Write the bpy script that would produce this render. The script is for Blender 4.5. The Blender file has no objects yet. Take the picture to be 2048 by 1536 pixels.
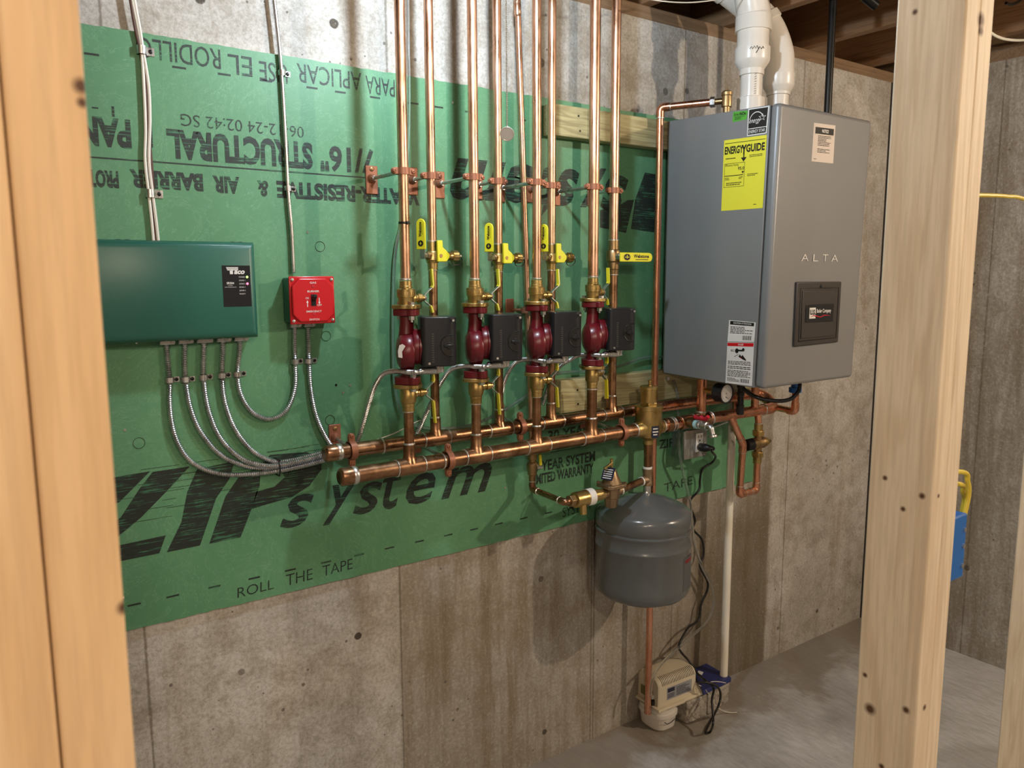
import bpy, math, random
from mathutils import Vector, Matrix
C = bpy.context.scene.collection
PI = math.pi
random.seed(7)

# ------------------------------------------------------------------ camera (calibrated from the photo's vanishing points)
CX, CY, F, EYE = 1024.0, 768.0, 1568.66, 1.475
EX = Vector((0.81440083, -0.08239217, 0.57442389))
EY = Vector((-0.58028838, -0.10866057, 0.80712965))
EZ = Vector((-0.00408394, -0.99065857, -0.13630448))
cam_data = bpy.data.cameras.new('camera')
cam = bpy.data.objects.new('camera', cam_data); C.objects.link(cam)
cam_data.sensor_width = 36.0
cam_data.lens = F / 2048.0 * 36.0
cam_data.clip_start = 0.02
right = Vector((EX.x, EY.x, EZ.x)); down = Vector((EX.y, EY.y, EZ.y)); fwd = Vector((EX.z, EY.z, EZ.z))
M = Matrix.Identity(4)
for i in range(3):
    M[i][0] = right[i]; M[i][1] = -down[i]; M[i][2] = -fwd[i]
M[2][3] = EYE
cam.matrix_world = M
cam_data.dof.use_dof = True
cam_data.dof.focus_distance = 1.9
cam_data.dof.aperture_fstop = 9.0
bpy.context.scene.camera = cam

# ------------------------------------------------------------------ world, exposure
sc = bpy.context.scene
sc.view_settings.view_transform = 'Standard'
sc.view_settings.look = 'None'
sc.view_settings.gamma = 1.0
sc.view_settings.use_curve_mapping = False
sc.view_settings.exposure = 0.0
sc.cycles.max_bounces = 5; sc.cycles.diffuse_bounces = 3; sc.cycles.glossy_bounces = 3; sc.cycles.transmission_bounces = 4
sc.cycles.caustics_reflective = False; sc.cycles.caustics_refractive = False
sc.cycles.use_adaptive_sampling = True; sc.cycles.adaptive_threshold = 0.03
sc.cycles.use_light_tree = False
sc.cycles.sample_clamp_indirect = 4.0
w = bpy.data.worlds.new('world'); sc.world = w; w.use_nodes = True
w.node_tree.nodes['Background'].inputs[0].default_value = (0.75, 0.82, 1.0, 1)
w.node_tree.nodes['Background'].inputs[1].default_value = 0.05
# lamps of the room: (x, y, bulb colour, strength); all are pull-chain lampholders under the joists
LAMPS = [(0.905, 1.235, (0.76, 0.89, 1.0), 27.0),     # over the manifold, the one whose chain is in view
         (0.15, -0.95, (1.0, 0.82, 0.62), 50.0),
         (2.74, -0.45, (1.0, 0.82, 0.62), 92.0),
         (-1.2, -1.7, (1.0, 0.82, 0.62), 60.0)]
LAMP_Z = EYE + 0.79      # underside of the joists
for (x_, y_, c_, p_) in LAMPS:
    ld = bpy.data.lights.new('bulb_light', 'POINT'); ld.energy = p_; ld.color = c_; ld.shadow_soft_size = .030
    lo = bpy.data.objects.new('bulb_light', ld); C.objects.link(lo); lo.location = (x_, y_, LAMP_Z - .115)

# ------------------------------------------------------------------ picture ray -> point at a real depth
def ray(px, py):
    c = Vector((px - CX, py - CY, F))
    return Vector((EX.dot(c), EY.dot(c), EZ.dot(c)))
def at(px, py, Y):
    r = ray(px, py); t = Y / r.y
    return Vector((r.x * t, Y, r.z * t + EYE))
def atX(px, py, X):
    r = ray(px, py); t = X / r.x
    return Vector((X, r.y * t, r.z * t + EYE))
def atZ(px, py, Z):
    r = ray(px, py); t = (Z - EYE) / r.z
    return Vector((r.x * t, r.y * t, Z))
def zat(X, Y, py):
    """height on the vertical line (X,Y) that shows at picture row py"""
    a = X * EX.y + Y * EY.y; b = EZ.y
    c = X * EX.z + Y * EY.z; d = EZ.z
    k = (py - CY) / F
    return (k * c - a) / (b - k * d) + EYE

# ------------------------------------------------------------------ mesh helper
class MB:
    def __init__(s): s.v = []; s.f = []
    def add(s, vs, fs):
        o = len(s.v); s.v += [Vector(p) for p in vs]; s.f += [tuple(i + o for i in q) for q in fs]; return s
    def box(s, c, d, rot=None):
        c = Vector(c); h = [x / 2 for x in d]; vs = []
        for sx in (-1, 1):
            for sy in (-1, 1):
                for sz in (-1, 1):
                    p = Vector((sx * h[0], sy * h[1], sz * h[2]))
                    if rot is not None: p = rot @ p
                    vs.append(c + p)
        return s.add(vs, [(0, 1, 3, 2), (4, 6, 7, 5), (0, 4, 5, 1), (2, 3, 7, 6), (0, 2, 6, 4), (1, 5, 7, 3)])
    def bb(s, a, b):
        a = Vector(a); b = Vector(b)
        return s.box((a + b) / 2, [abs(x) for x in (b - a)])
    def lathe(s, o, ax, prof, n=24, caps=True):
        o = Vector(o); ax = Vector(ax).normalized()
        u = ax.orthogonal().normalized(); w_ = ax.cross(u)
        vs = []; fs = []
        for (t, r) in prof:
            for k in range(n):
                a = 2 * PI * k / n
                vs.append(o + ax * t + (u * math.cos(a) + w_ * math.sin(a)) * max(r, 1e-5))
        for i in range(len(prof) - 1):
            for k in range(n):
                a, b = i * n + k, i * n + (k + 1) % n
                fs.append((a, b, b + n, a + n))
        if caps:
            fs.append(tuple(reversed(range(n)))); m = (len(prof) - 1) * n
            fs.append(tuple(m + k for k in range(n)))
        return s.add(vs, fs)
    def cyl(s, a, b, r, n=20, r2=None):
        a = Vector(a); b = Vector(b)
        return s.lathe(a, b - a, [(0, r), ((b - a).length, r if r2 is None else r2)], n)
    def hexa(s, a, b, r): return s.cyl(a, b, r, 6)
    def tube(s, pts, r, n=14, caps=True):
        pts = [Vector(p) for p in pts]; m = len(pts)
        rs = r if isinstance(r, (list, tuple)) else [r] * m
        tan = []
        for i in range(m):
            t = pts[min(i + 1, m - 1)] - pts[max(i - 1, 0)]
            tan.append(t.normalized() if t.length > 1e-9 else Vector((0, 0, 1)))
        u = tan[0].orthogonal().normalized(); vs = []; fs = []
        for i in range(m):
            if i:
                q = tan[i - 1].rotation_difference(tan[i]); u = (q @ u)
                u = (u - tan[i] * u.dot(tan[i])).normalized()
            w_ = tan[i].cross(u)
            for k in range(n):
                a = 2 * PI * k / n
                vs.append(pts[i] + (u * math.cos(a) + w_ * math.sin(a)) * rs[i])
        for i in range(m - 1):
            for k in range(n):
                a, b = i * n + k, i * n + (k + 1) % n
                fs.append((a, b, b + n, a + n))
        if caps:
            fs.append(tuple(reversed(range(n)))); fs.append(tuple((m - 1) * n + k for k in range(n)))
        return s.add(vs, fs)
    def prism(s, poly, ext):
        poly = [Vector(p) for p in poly]; e = Vector(ext); n = len(poly)
        fs = [tuple(reversed(range(n))), tuple(range(n, 2 * n))] + [(k, (k + 1) % n, (k + 1) % n + n, k + n) for k in range(n)]
        return s.add(poly + [p + e for p in poly], fs)
    def sphere(s, c, r, n=16, sc3=(1, 1, 1)):
        c = Vector(c); m = n // 2; vs = []; fs = []
        for i in range(1, m):
            th = PI * i / m
            for k in range(n):
                a = 2 * PI * k / n
                vs.append(c + Vector((r * sc3[0] * math.sin(th) * math.cos(a), r * sc3[1] * math.sin(th) * math.sin(a), r * sc3[2] * math.cos(th))))
        for i in range(m - 2):
            for k in range(n):
                a, b = i * n + k, i * n + (k + 1) % n
                fs.append((a, a + n, b + n, b))
        t = len(vs); vs += [c + Vector((0, 0, r * sc3[2])), c - Vector((0, 0, r * sc3[2]))]
        for k in range(n):
            fs.append((t, k, (k + 1) % n)); q = (m - 2) * n
            fs.append((t + 1, q + (k + 1) % n, q + k))
        return s.add(vs, fs)
    def merge(s, o): return s.add(o.v, o.f)

def catmull(pts, k=8):
    pts = [Vector(p) for p in pts]; P = [pts[0] * 2 - pts[1]] + pts + [pts[-1] * 2 - pts[-2]]; out = []
    for i in range(1, len(P) - 2):
        a, b, c, d = P[i - 1], P[i], P[i + 1], P[i + 2]
        for j in range(k):
            t = j / k
            out.append(0.5 * ((2 * b) + (c - a) * t + (2 * a - 5 * b + 4 * c - d) * t * t + (3 * b - a - 3 * c + d) * t ** 3))
    out.append(pts[-1]); return out
def fillet(pts, r, k=7):
    pts = [Vector(p) for p in pts]; out = [pts[0]]
    for i in range(1, len(pts) - 1):
        a, b, c = pts[i - 1], pts[i], pts[i + 1]
        d1 = (a - b).normalized(); d2 = (c - b).normalized()
        ang = d1.angle(d2)
        if ang > PI - 0.05: out.append(b); continue
        t = min(r / math.tan(ang / 2), (a - b).length * .49, (c - b).length * .49)
        p, q = b + d1 * t, b + d2 * t
        for j in range(k + 1):
            s_ = j / k
            out.append(p * (1 - s_) ** 2 + b * 2 * s_ * (1 - s_) + q * s_ * s_)
    out.append(pts[-1]); return out
def resample(pts, step):
    out = [pts[0]]; acc = 0.0
    for a, b in zip(pts, pts[1:]):
        L = (b - a).length; d = step - acc
        while d <= L:
            out.append(a + (b - a) * (d / L)); d += step
        acc = (acc + L) % step if L else acc
    return out

# ------------------------------------------------------------------ object helpers
def wloc(o):
    p = Vector((0, 0, 0))
    while o is not None: p += Vector(o.location); o = o.parent
    return p
def obj(name, mb, m, parent=None, bevel=0.0, ang=32, seg=2, label=None, flat=False):
    me = bpy.data.meshes.new(name)
    off = wloc(parent) if parent else Vector((0, 0, 0))
    if parent is None:
        xs = [p.x for p in mb.v]; ys = [p.y for p in mb.v]; zs = [p.z for p in mb.v]
        off = Vector(((min(xs) + max(xs)) / 2, (min(ys) + max(ys)) / 2, min(zs)))
    me.from_pydata([tuple(p - off) for p in mb.v], [], mb.f)
    me.materials.append(m)
    if not flat:
        me.polygons.foreach_set('use_smooth', [True] * len(me.polygons))
        me.set_sharp_from_angle(angle=math.radians(ang))
    me.update()
    o = bpy.data.objects.new(name, me); C.objects.link(o)
    if parent: o.parent = parent
    else: o.location = off
    if bevel:
        b = o.modifiers.new('bevel', 'BEVEL'); b.width = bevel; b.segments = seg; b.limit_method = 'ANGLE'; b.angle_limit = math.radians(40)
        b.harden_normals = False
    if label: o['label'] = label
    return o
def thing(name, label, cat, loc=(0, 0, 0), group=None):
    o = bpy.data.objects.new(name, None); C.objects.link(o); o.location = loc
    o['label'] = label; o['category'] = cat
    if group: o['group'] = group
    return o
def tag(o, label, cat, group=None):
    o['label'] = label; o['category'] = cat
    if group: o['group'] = group
    return o
def struct(name, mb, m, parent=None, **k):
    o = obj(name, mb, m, parent, **k)
    if not parent: o['kind'] = 'structure'
    return o
def dup(root, label=None, loc=None, rotz=None):
    def cp(o, par):
        c = o.copy(); C.objects.link(c); c.parent = par
        for ch in [x for x in o.children]: cp(ch, c)
        return c
    r = cp(root, None)
    if label: r['label'] = label
    if loc is not None: r.location = loc
    if rotz is not None: r.rotation_euler = (0, 0, rotz)
    return r

# ------------------------------------------------------------------ printed text and stickers
_tc = {}
def glyphs(txt, bold=0.0, shear=0.0):
    k = (txt, bold, shear)
    if k not in _tc:
        cu = bpy.data.curves.new('t', 'FONT'); cu.body = txt; cu.offset = bold; cu.shear = shear; cu.resolution_u = 3
        ob = bpy.data.objects.new('t', cu); me = bpy.data.meshes.new_from_object(ob)
        vs = [(v.co.x, v.co.y) for v in me.vertices]; fs = [tuple(p.vertices) for p in me.polygons]
        bpy.data.objects.remove(ob); bpy.data.meshes.remove(me); bpy.data.curves.remove(cu)
        x0, x1 = min(v[0] for v in vs), max(v[0] for v in vs); y0, y1 = min(v[1] for v in vs), max(v[1] for v in vs)
        _tc[k] = ([((x - x0) / (x1 - x0), (y - y0) / (y1 - y0)) for x, y in vs], fs, (x1 - x0) / (y1 - y0))
    return _tc[k]
class Quad:
    """a flat rectangle-like area given by its corners (lower-left, lower-right, upper-right, upper-left) and outward normal offset"""
    def __init__(s, ll, lr, ur, ul, off=0.0006):
        s.c = [Vector(p) for p in (ll, lr, ur, ul)]
        s.n = (s.c[1] - s.c[0]).cross(s.c[3] - s.c[0]).normalized(); s.off = off
    def at(s, u, v, o=None):
        a, b, c, d = s.c
        return (a * (1 - u) + b * u) * (1 - v) + (d * (1 - u) + c * u) * v + s.n * (s.off if o is None else o)
    def text(s, mb, txt, u0, v0, u1, v1, bold=0.0, shear=0.0, o=None):
        vs, fs, _ = glyphs(txt, bold, shear)
        return mb.add([s.at(u0 + (u1 - u0) * x, v0 + (v1 - v0) * y, o) for x, y in vs], fs)
    def rect(s, mb, u0, v0, u1, v1, o=None):
        return mb.add([s.at(u0, v0, o), s.at(u1, v0, o), s.at(u1, v1, o), s.at(u0, v1, o)], [(0, 1, 2, 3)])
    def poly(s, mb, pts, o=None):
        return mb.add([s.at(u, v, o) for u, v in pts], [tuple(range(len(pts)))])
    def lines(s, mb, u0, v0, u1, v1, n, seed=1, fill=.45):
        rr = random.Random(seed); h = (v1 - v0) / n
        for i in range(n):
            v = v1 - (i + 1) * h; u = u0; e = u1 - (u1 - u0) * rr.choice((0, 0, .1, .35))
            while u < e:
                wd = (u1 - u0) * rr.uniform(.05, .16); s.rect(mb, u, v + h * .25, min(u + wd, e), v + h * (.25 + fill)); u += wd + (u1 - u0) * .025
        return mb
    def disc(s, mb, u, v, ru, rv, n=20, o=None):
        return s.poly(mb, [(u + ru * math.cos(2 * PI * k / n), v + rv * math.sin(2 * PI * k / n)) for k in range(n)], o)
    def plate(s, mb, t=0.0004):
        """a thin real sheet filling the area"""
        return mb.prism([p for p in s.c], s.n * t)
    def sub(s, u0, v0, u1, v1, off=None):
        return Quad(s.at(u0, v0, 0), s.at(u1, v0, 0), s.at(u1, v1, 0), s.at(u0, v1, 0), s.off if off is None else off)

# ------------------------------------------------------------------ materials
def mat(name, col, rough=.5, metal=0.0, **k):
    m = bpy.data.materials.new(name); m.use_nodes = True
    b = m.node_tree.nodes['Principled BSDF']
    b.inputs['Base Color'].default_value = (*col, 1); b.inputs['Roughness'].default_value = rough; b.inputs['Metallic'].default_value = metal
    for n, v in k.items():
        b.inputs[n.replace('_', ' ')].default_value = v
    return m
def N(m, t, **k):
    n = m.node_tree.nodes.new(t)
    for a, v in k.items(): setattr(n, a, v)
    return n
def L(m, a, b): m.node_tree.links.new(a, b)
def bsdf(m): return m.node_tree.nodes['Principled BSDF']
def coord(m, scale=(1, 1, 1), rot=(0, 0, 0)):
    g = N(m, 'ShaderNodeNewGeometry'); mp = N(m, 'ShaderNodeMapping')
    mp.inputs['Scale'].default_value = scale; mp.inputs['Rotation'].default_value = rot
    L(m, g.outputs['Position'], mp.inputs['Vector']); return mp.outputs[0]
def noise(m, vec, sc_, det=4, rough=.55, dist=0.0):
    n = N(m, 'ShaderNodeTexNoise'); n.inputs['Scale'].default_value = sc_; n.inputs['Detail'].default_value = det
    n.inputs['Roughness'].default_value = rough; n.inputs['Distortion'].default_value = dist
    L(m, vec, n.inputs['Vector']); return n.outputs['Fac']
def ramp(m, fac, stops):
    r = N(m, 'ShaderNodeValToRGB'); el = r.color_ramp.elements
    while len(el) < len(stops): el.new(.5)
    for e, (p, c) in zip(el, stops):
        e.position = p; e.color = (*c, 1) if isinstance(c, tuple) else (c, c, c, 1)
    L(m, fac, r.inputs[0]); return r.outputs[0]
def mix(m, fac, a, b, mode='MIX'):
    n = N(m, 'ShaderNodeMix', data_type='RGBA', blend_type=mode)
    for sock, v in ((n.inputs['Factor'], fac), (n.inputs[6], a), (n.inputs[7], b)):
        if isinstance(v, (int, float)): sock.default_value = v
        elif isinstance(v, tuple): sock.default_value = (*v, 1)
        else: L(m, v, sock)
    return n.outputs[2]
def math_(m, op, a, b=None):
    n = N(m, 'ShaderNodeMath', operation=op)
    for i, v in enumerate((a, b)):
        if v is None: continue
        if isinstance(v, (int, float)): n.inputs[i].default_value = v
        else: L(m, v, n.inputs[i])
    return n.outputs[0]
def bump(m, h, strength=.3, dist=.002):
    b = N(m, 'ShaderNodeBump'); b.inputs['Strength'].default_value = strength; b.inputs['Distance'].default_value = dist
    L(m, h, b.inputs['Height']); L(m, b.outputs[0], bsdf(m).inputs['Normal'])

def metal_var(name, c1, c2, c3, rough, sc_=28, stretch=(1, 1, .35)):
    m = mat(name, c1, rough, 1.0); v = coord(m, stretch)
    f = noise(m, v, sc_, 5, .6, .4)
    col = ramp(m, f, [(.3, c2), (.5, c1), (.72, c3)])
    L(m, col, bsdf(m).inputs['Base Color'])
    L(m, ramp(m, noise(m, v, sc_ * 1.7, 3), [(.3, rough * .7), (.7, rough * 1.35)]), bsdf(m).inputs['Roughness'])
    return m
COPPER = metal_var('copper', (.68, .41, .275), (.44, .26, .16), (.82, .56, .42), .33)
COPPER_NEW = metal_var('bright_copper', (.78, .38, .24), (.66, .29, .17), (.86, .47, .32), .26)
COPPER_OLD = metal_var('brown_tarnished_copper', (.33, .18, .10), (.20, .105, .055), (.50, .31, .18), .32, 22, (1, 1, 1))
BRASS = metal_var('cast_brass', (.50, .36, .14), (.36, .25, .10), (.62, .47, .22), .36, 40)
BRASS_DARK = metal_var('dull_brass', (.34, .23, .11), (.22, .14, .07), (.46, .33, .18), .42, 40)
BRONZE = metal_var('bronze_paint', (.33, .24, .15), (.27, .19, .12), (.40, .30, .20), .5, 40)
SOLDER = metal_var('solder', (.72, .70, .66), (.50, .46, .42), (.88, .87, .84), .35, 60)
ZINC = metal_var('zinc_steel', (.62, .63, .64), (.45, .46, .47), (.75, .76, .77), .33, 50)
CONDUIT = metal_var('conduit_steel', (.60, .61, .62), (.42, .43, .44), (.76, .77, .78), .34, 60)
GALV = metal_var('galvanised_steel', (.46, .48, .48), (.38, .40, .40), (.56, .58, .58), .42, 60)
HANGER = mat('copper_coated_steel', (.33, .135, .078), .45, .4)
MAROON = mat('maroon_enamel', (.125, .006, .012), .32, Coat_Weight=.15)
BLACK = mat('black_plastic', (.012, .013, .016), .30)
BLACKM = mat('black_rubber', (.006, .006, .006), .38)
BLACK_TEXT = mat('black_print', (.008, .008, .008), .5)
YELLOW = mat('yellow_vinyl', (.80, .74, .03), .38)
RED = mat('red_enamel', (.62, .012, .02), .27, Coat_Weight=.3)
REDV = mat('red_vinyl', (.55, .02, .04), .4)
GREENBOX = mat('green_enamel', (.022, .125, .092), .36)
WHITE = mat('white_print', (.80, .80, .78), .5)
PAPER = mat('label_paper', (.78, .76, .74), .5)
PAPER_PINK = mat('notice_paper', (.74, .66, .60), .55)
PVC = mat('white_pvc', (.80, .76, .70), .30)
PVC_OLD = mat('cream_pvc', (.84, .79, .68), .42)
CREAM = mat('cream_plastic', (.74, .66, .50), .42)
GREY_BOILER = mat('grey_steel_enamel', (.255, .262, .272), .40, .2)
GREY_DARK = mat('charcoal_plastic', (.045, .040, .037), .42)
TANK = mat('grey_tank_enamel', (.115, .125, .132), .22, 0, Coat_Weight=.3)
BLUE = mat('blue_plastic', (.015, .14, .50), .35)
BLUE_DK = mat('dark_blue_plastic', (.02, .03, .16), .35)
NAVY = mat('navy_label', (.015, .02, .05), .35)
STYRO = mat('sticker_yellow', (.85, .80, .06), .42)
LIME = mat('sticker_green', (.10, .42, .05), .45)
IRON = mat('black_iron', (.012, .012, .012), .35, .6)
GLASS = mat('clear_vinyl', (.88, .92, .92), .12)
bsdf(GLASS).inputs['Transmission Weight'].default_value = .9; bsdf(GLASS).inputs['IOR'].default_value = 1.2
CABLE_Y = mat('yellow_cable', (.72, .56, .05), .4)
CABLE_W = mat('white_cable', (.80, .78, .70), .45)
CABLE_B = mat('brown_cable', (.10, .04, .03), .45)
LED_G = mat('green_led', (.3, 1, .2), .3); bsdf(LED_G).inputs['Emission Color'].default_value = (.45, 1, .15, 1); bsdf(LED_G).inputs['Emission Strength'].default_value = 3
LED_R = mat('red_led', (1, .1, .2), .3); bsdf(LED_R).inputs['Emission Color'].default_value = (1, .12, .22, 1); bsdf(LED_R).inputs['Emission Strength'].default_value = 4

def wood(name, c1, c2, along, ring=70, knots=()):
    """along: 0 x, 1 y, 2 z is the grain direction"""
    st = [1, 1, 1]; st[along] = .06
    m = mat(name, c1, .62); v = coord(m, tuple(st))
    f1 = noise(m, v, 9, 3, .5, 1.2)
    s_ = math_(m, 'SINE', math_(m, 'MULTIPLY', f1, ring))
    f2 = math_(m, 'MULTIPLY_ADD', s_, .5); m.node_tree.nodes[-1].inputs[2].default_value = .5
    fine = noise(m, v, 160, 3, .6)
    col = mix(m, ramp(m, f2, [(.45, 0.0), (.95, .55)]), c1, c2)
    col = mix(m, ramp(m, fine, [(.35, .35), (.6, 0.0)]), col, tuple(x * .72 for x in c2))
    g = N(m, 'ShaderNodeNewGeometry')
    for (p, r) in knots:
        d = N(m, 'ShaderNodeVectorMath', operation='DISTANCE'); L(m, g.outputs['Position'], d.inputs[0]); d.inputs[1].default_value = p
        q = math_(m, 'DIVIDE', d.outputs['Value'], r)
        col = mix(m, ramp(m, q, [(.35, 1.0), (1.0, 0.0)]), col, (.10, .045, .02))
    L(m, col, bsdf(m).inputs['Base Color'])
    bump(m, fine, .12, .001)
    return m
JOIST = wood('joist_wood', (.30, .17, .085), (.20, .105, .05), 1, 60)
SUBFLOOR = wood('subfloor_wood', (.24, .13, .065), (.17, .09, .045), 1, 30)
PT_WOOD = wood('treated_board_wood', (.52, .47, .25), (.27, .21, .10), 0, 85)
SILL = wood('sill_wood', (.26, .17, .10), (.18, .11, .06), 0, 60)
# ================================================================== THE SETTING
YW = 1.763            # concrete face
YB = 1.752            # face of the green panel
YT = 1.714            # face of the treated boards
XR = 3.115            # right wall
def concrete(name, main=True):
    m = mat(name, (.4, .38, .35), .82)
    g = N(m, 'ShaderNodeNewGeometry'); pos = g.outputs['Position']
    v = coord(m, (1, 1, 1)); vs = coord(m, (1, 1, .10))
    big = noise(m, v, 2.3, 4, .6, .6); mid = noise(m, v, 14, 6, .72, .3); fine = noise(m, v, 110, 3, .75)
    streak = noise(m, vs, 16, 6, .68, .25)
    sep = N(m, 'ShaderNodeSeparateXYZ'); L(m, pos, sep.inputs[0])
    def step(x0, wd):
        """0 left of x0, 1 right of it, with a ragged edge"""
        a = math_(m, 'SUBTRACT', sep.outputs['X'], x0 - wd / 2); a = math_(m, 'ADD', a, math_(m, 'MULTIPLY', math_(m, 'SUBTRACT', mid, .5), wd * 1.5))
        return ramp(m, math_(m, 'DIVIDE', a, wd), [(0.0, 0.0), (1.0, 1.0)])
    col = ramp(m, big, [(.30, (.41, .385, .355)), (.50, (.54, .52, .49)), (.70, (.66, .65, .63))])
    col = mix(m, ramp(m, mid, [(.36, .60), (.56, 0.0)]), col, (.28, .24, .185))
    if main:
        # form panels differ in tone; the brown-streaked one ends in a straight edge
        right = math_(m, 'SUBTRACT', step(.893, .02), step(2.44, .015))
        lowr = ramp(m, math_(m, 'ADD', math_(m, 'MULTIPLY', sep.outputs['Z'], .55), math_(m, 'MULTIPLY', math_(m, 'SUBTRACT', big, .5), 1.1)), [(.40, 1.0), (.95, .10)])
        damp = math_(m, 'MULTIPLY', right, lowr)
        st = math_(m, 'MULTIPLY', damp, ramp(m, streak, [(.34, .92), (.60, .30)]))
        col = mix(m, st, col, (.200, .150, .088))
        low_dark = math_(m, 'MULTIPLY', math_(m, 'SUBTRACT', step(2.03, .12), step(2.44, .015)), ramp(m, math_(m, 'ADD', sep.outputs['Z'], math_(m, 'MULTIPLY', math_(m, 'SUBTRACT', big, .5), 1.4)), [(.55, .72), (1.05, .0)]))
        col = mix(m, low_dark, col, (.120, .092, .050))  # darker brown low on the wall, cut off straight at its right
        col = mix(m, math_(m, 'MULTIPLY', ramp(m, streak, [(.54, 0.0), (.66, .5)]), ramp(m, big, [(.4, 1.0), (.6, .25)])), col, (.27, .215, .145))
    else:
        col = mix(m, ramp(m, streak, [(.40, .85), (.62, .25)]), col, (.23, .195, .145))
    # form joints
    for x in ([-.55, .2815, .893, 1.556, 1.567, 1.92, 2.535] if main else [.2, .9, 1.35]):
        a = math_(m, 'ABSOLUTE', math_(m, 'SUBTRACT', sep.outputs['X' if main else 'Y'], x))
        a = math_(m, 'ADD', a, math_(m, 'MULTIPLY', math_(m, 'SUBTRACT', mid, .5), .006))
        col = mix(m, ramp(m, math_(m, 'MULTIPLY', a, 100), [(.12, .7), (.42, 0.0)]), col, (.13, .105, .075))
    # tie holes and patches
    holes = [(at(668, 47, YW), .020, 1), (at(400, -3, YW), .020, 1), (at(1082, 125, YW), .021, .8), (at(1331, 183, YW), .019, .7), (at(716, 1272, YW), .017, 1),
             (at(483, 1344, YW), .014, .6), (at(1082, 1158, YW), .017, .7), (at(1089, 1464, YW), .016, 1), (at(1634, 1222, YW), .014, .9), (at(1556, 1256, YW), .012, .8),
             (at(1374, 182, YW), .014, .7)] if main else \
            [(Vector((XR, 1.15, 1.05)), .022, .9), (Vector((XR, 1.05, .55)), .02, .9), (Vector((XR, .9, 1.3)), .02, .8), (Vector((XR, 1.35, .35)), .02, .8)]
    hh = None
    for p, r, k in holes:
        d = N(m, 'ShaderNodeVectorMath', operation='DISTANCE'); L(m, pos, d.inputs[0]); d.inputs[1].default_value = p
        q = math_(m, 'ADD', math_(m, 'DIVIDE', d.outputs['Value'], r), math_(m, 'MULTIPLY', math_(m, 'SUBTRACT', mid, .5), .5))
        col = mix(m, ramp(m, q, [(.0, k), (.5, k), (.62, 0.0)]), col, (.055, .045, .035))
        pass
    # bug holes
    vo = N(m, 'ShaderNodeTexVoronoi'); vo.inputs['Scale'].default_value = 26; L(m, v, vo.inputs['Vector'])
    thr = math_(m, 'MULTIPLY', ramp(m, noise(m, v, 5, 2), [(.42, 0.0), (.7, 1.0)]), .14)
    pit = math_(m, 'LESS_THAN', vo.outputs['Distance'], thr)
    col = mix(m, math_(m, 'MULTIPLY', pit, .75), col, (.07, .06, .05))
    col = mix(m, ramp(m, fine, [(.34, .42), (.56, 0.0)]), col, (.20, .165, .12)); col = mix(m, ramp(m, fine, [(.55, 0.0), (.75, .35)]), col, (.70, .67, .62))
    L(m, col, bsdf(m).inputs['Base Color'])
    bump(m, noise(m, v, 60, 2, .7), .45, .004)
    return m
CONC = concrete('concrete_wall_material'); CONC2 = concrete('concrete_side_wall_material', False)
def floor_mat():
    m = mat('concrete_floor_material', (.36, .34, .31), .62)
    v = coord(m); vr = coord(m, (1, .25, 1), (0, 0, .6))
    g = N(m, 'ShaderNodeNewGeometry'); sep = N(m, 'ShaderNodeSeparateXYZ'); L(m, g.outputs['Position'], sep.inputs[0])
    big = noise(m, v, 2.2, 5, .6, .5); fine = noise(m, vr, 70, 4, .7); mid = noise(m, v, 6, 5, .6, .4)
    col = ramp(m, big, [(.32, (.33, .325, .315)), (.50, (.46, .465, .465)), (.68, (.56, .57, .58))])
    # damp brown band along the wall
    e = math_(m, 'ADD', sep.outputs['Y'], math_(m, 'MULTIPLY', math_(m, 'SUBTRACT', mid, .5), .7))
    col = mix(m, ramp(m, e, [(1.40 / 2, 0.0), (1.0, 0.0)]) if False else ramp(m, math_(m, 'MULTIPLY', e, .5), [(.74, 0.0), (.80, .70)]), col, (.235, .19, .135))
    col = mix(m, ramp(m, fine, [(.35, .35), (.62, 0.0)]), col, (.19, .17, .15))
    L(m, col, bsdf(m).inputs['Base Color'])
    L(m, ramp(m, mid, [(.35, .45), (.65, .75)]), bsdf(m).inputs['Roughness'])
    bump(m, fine, .15, .002)
    return m
FLOORM = floor_mat()
XL, YF = -2.6, -3.4; ZTOP = EYE + .752; ZJ = EYE + .79; ZSUB = ZJ + .235
struct('floor', MB().bb((XL - .2, YF - .2, -.1), (XR + .2, YW + .2, 0)), FLOORM, flat=True)
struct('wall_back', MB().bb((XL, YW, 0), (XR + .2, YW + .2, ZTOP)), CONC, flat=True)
struct('wall_right', MB().bb((XR, YF, 0), (XR + .2, YW, ZTOP)), CONC2, flat=True)
struct('wall_left', MB().bb((XL - .2, YF, 0), (XL, YW, ZSUB)), CONC2, flat=True)
struct('wall_front', MB().bb((XL, YF - .2, 0), (XR, YF, ZSUB)), CONC2, flat=True)
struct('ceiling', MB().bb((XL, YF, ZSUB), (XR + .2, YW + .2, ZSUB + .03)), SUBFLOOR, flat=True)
struct('trim_1', MB().bb((XL, YW, ZTOP), (XR + .2, YW + .2, ZJ)), SILL, flat=True)           # sill plate on the long wall
struct('trim_2', MB().bb((XR, YF, ZTOP), (XR + .2, YW, ZJ)), SILL, flat=True)
struct('trim_3', MB().bb((XL, YW + .14, ZJ), (XR, YW + .18, ZSUB)), SILL, flat=True)         # rim board
struct('trim_4', MB().bb((XR + .02, YF, ZJ), (XR + .06, YW + .14, ZSUB)), SILL, flat=True)
struct('trim_5', MB().bb((XR - .012, YW - .010, 0), (XR, YW, ZTOP)), mat('dark_joint', (.05, .045, .04), .8), flat=True)
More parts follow.
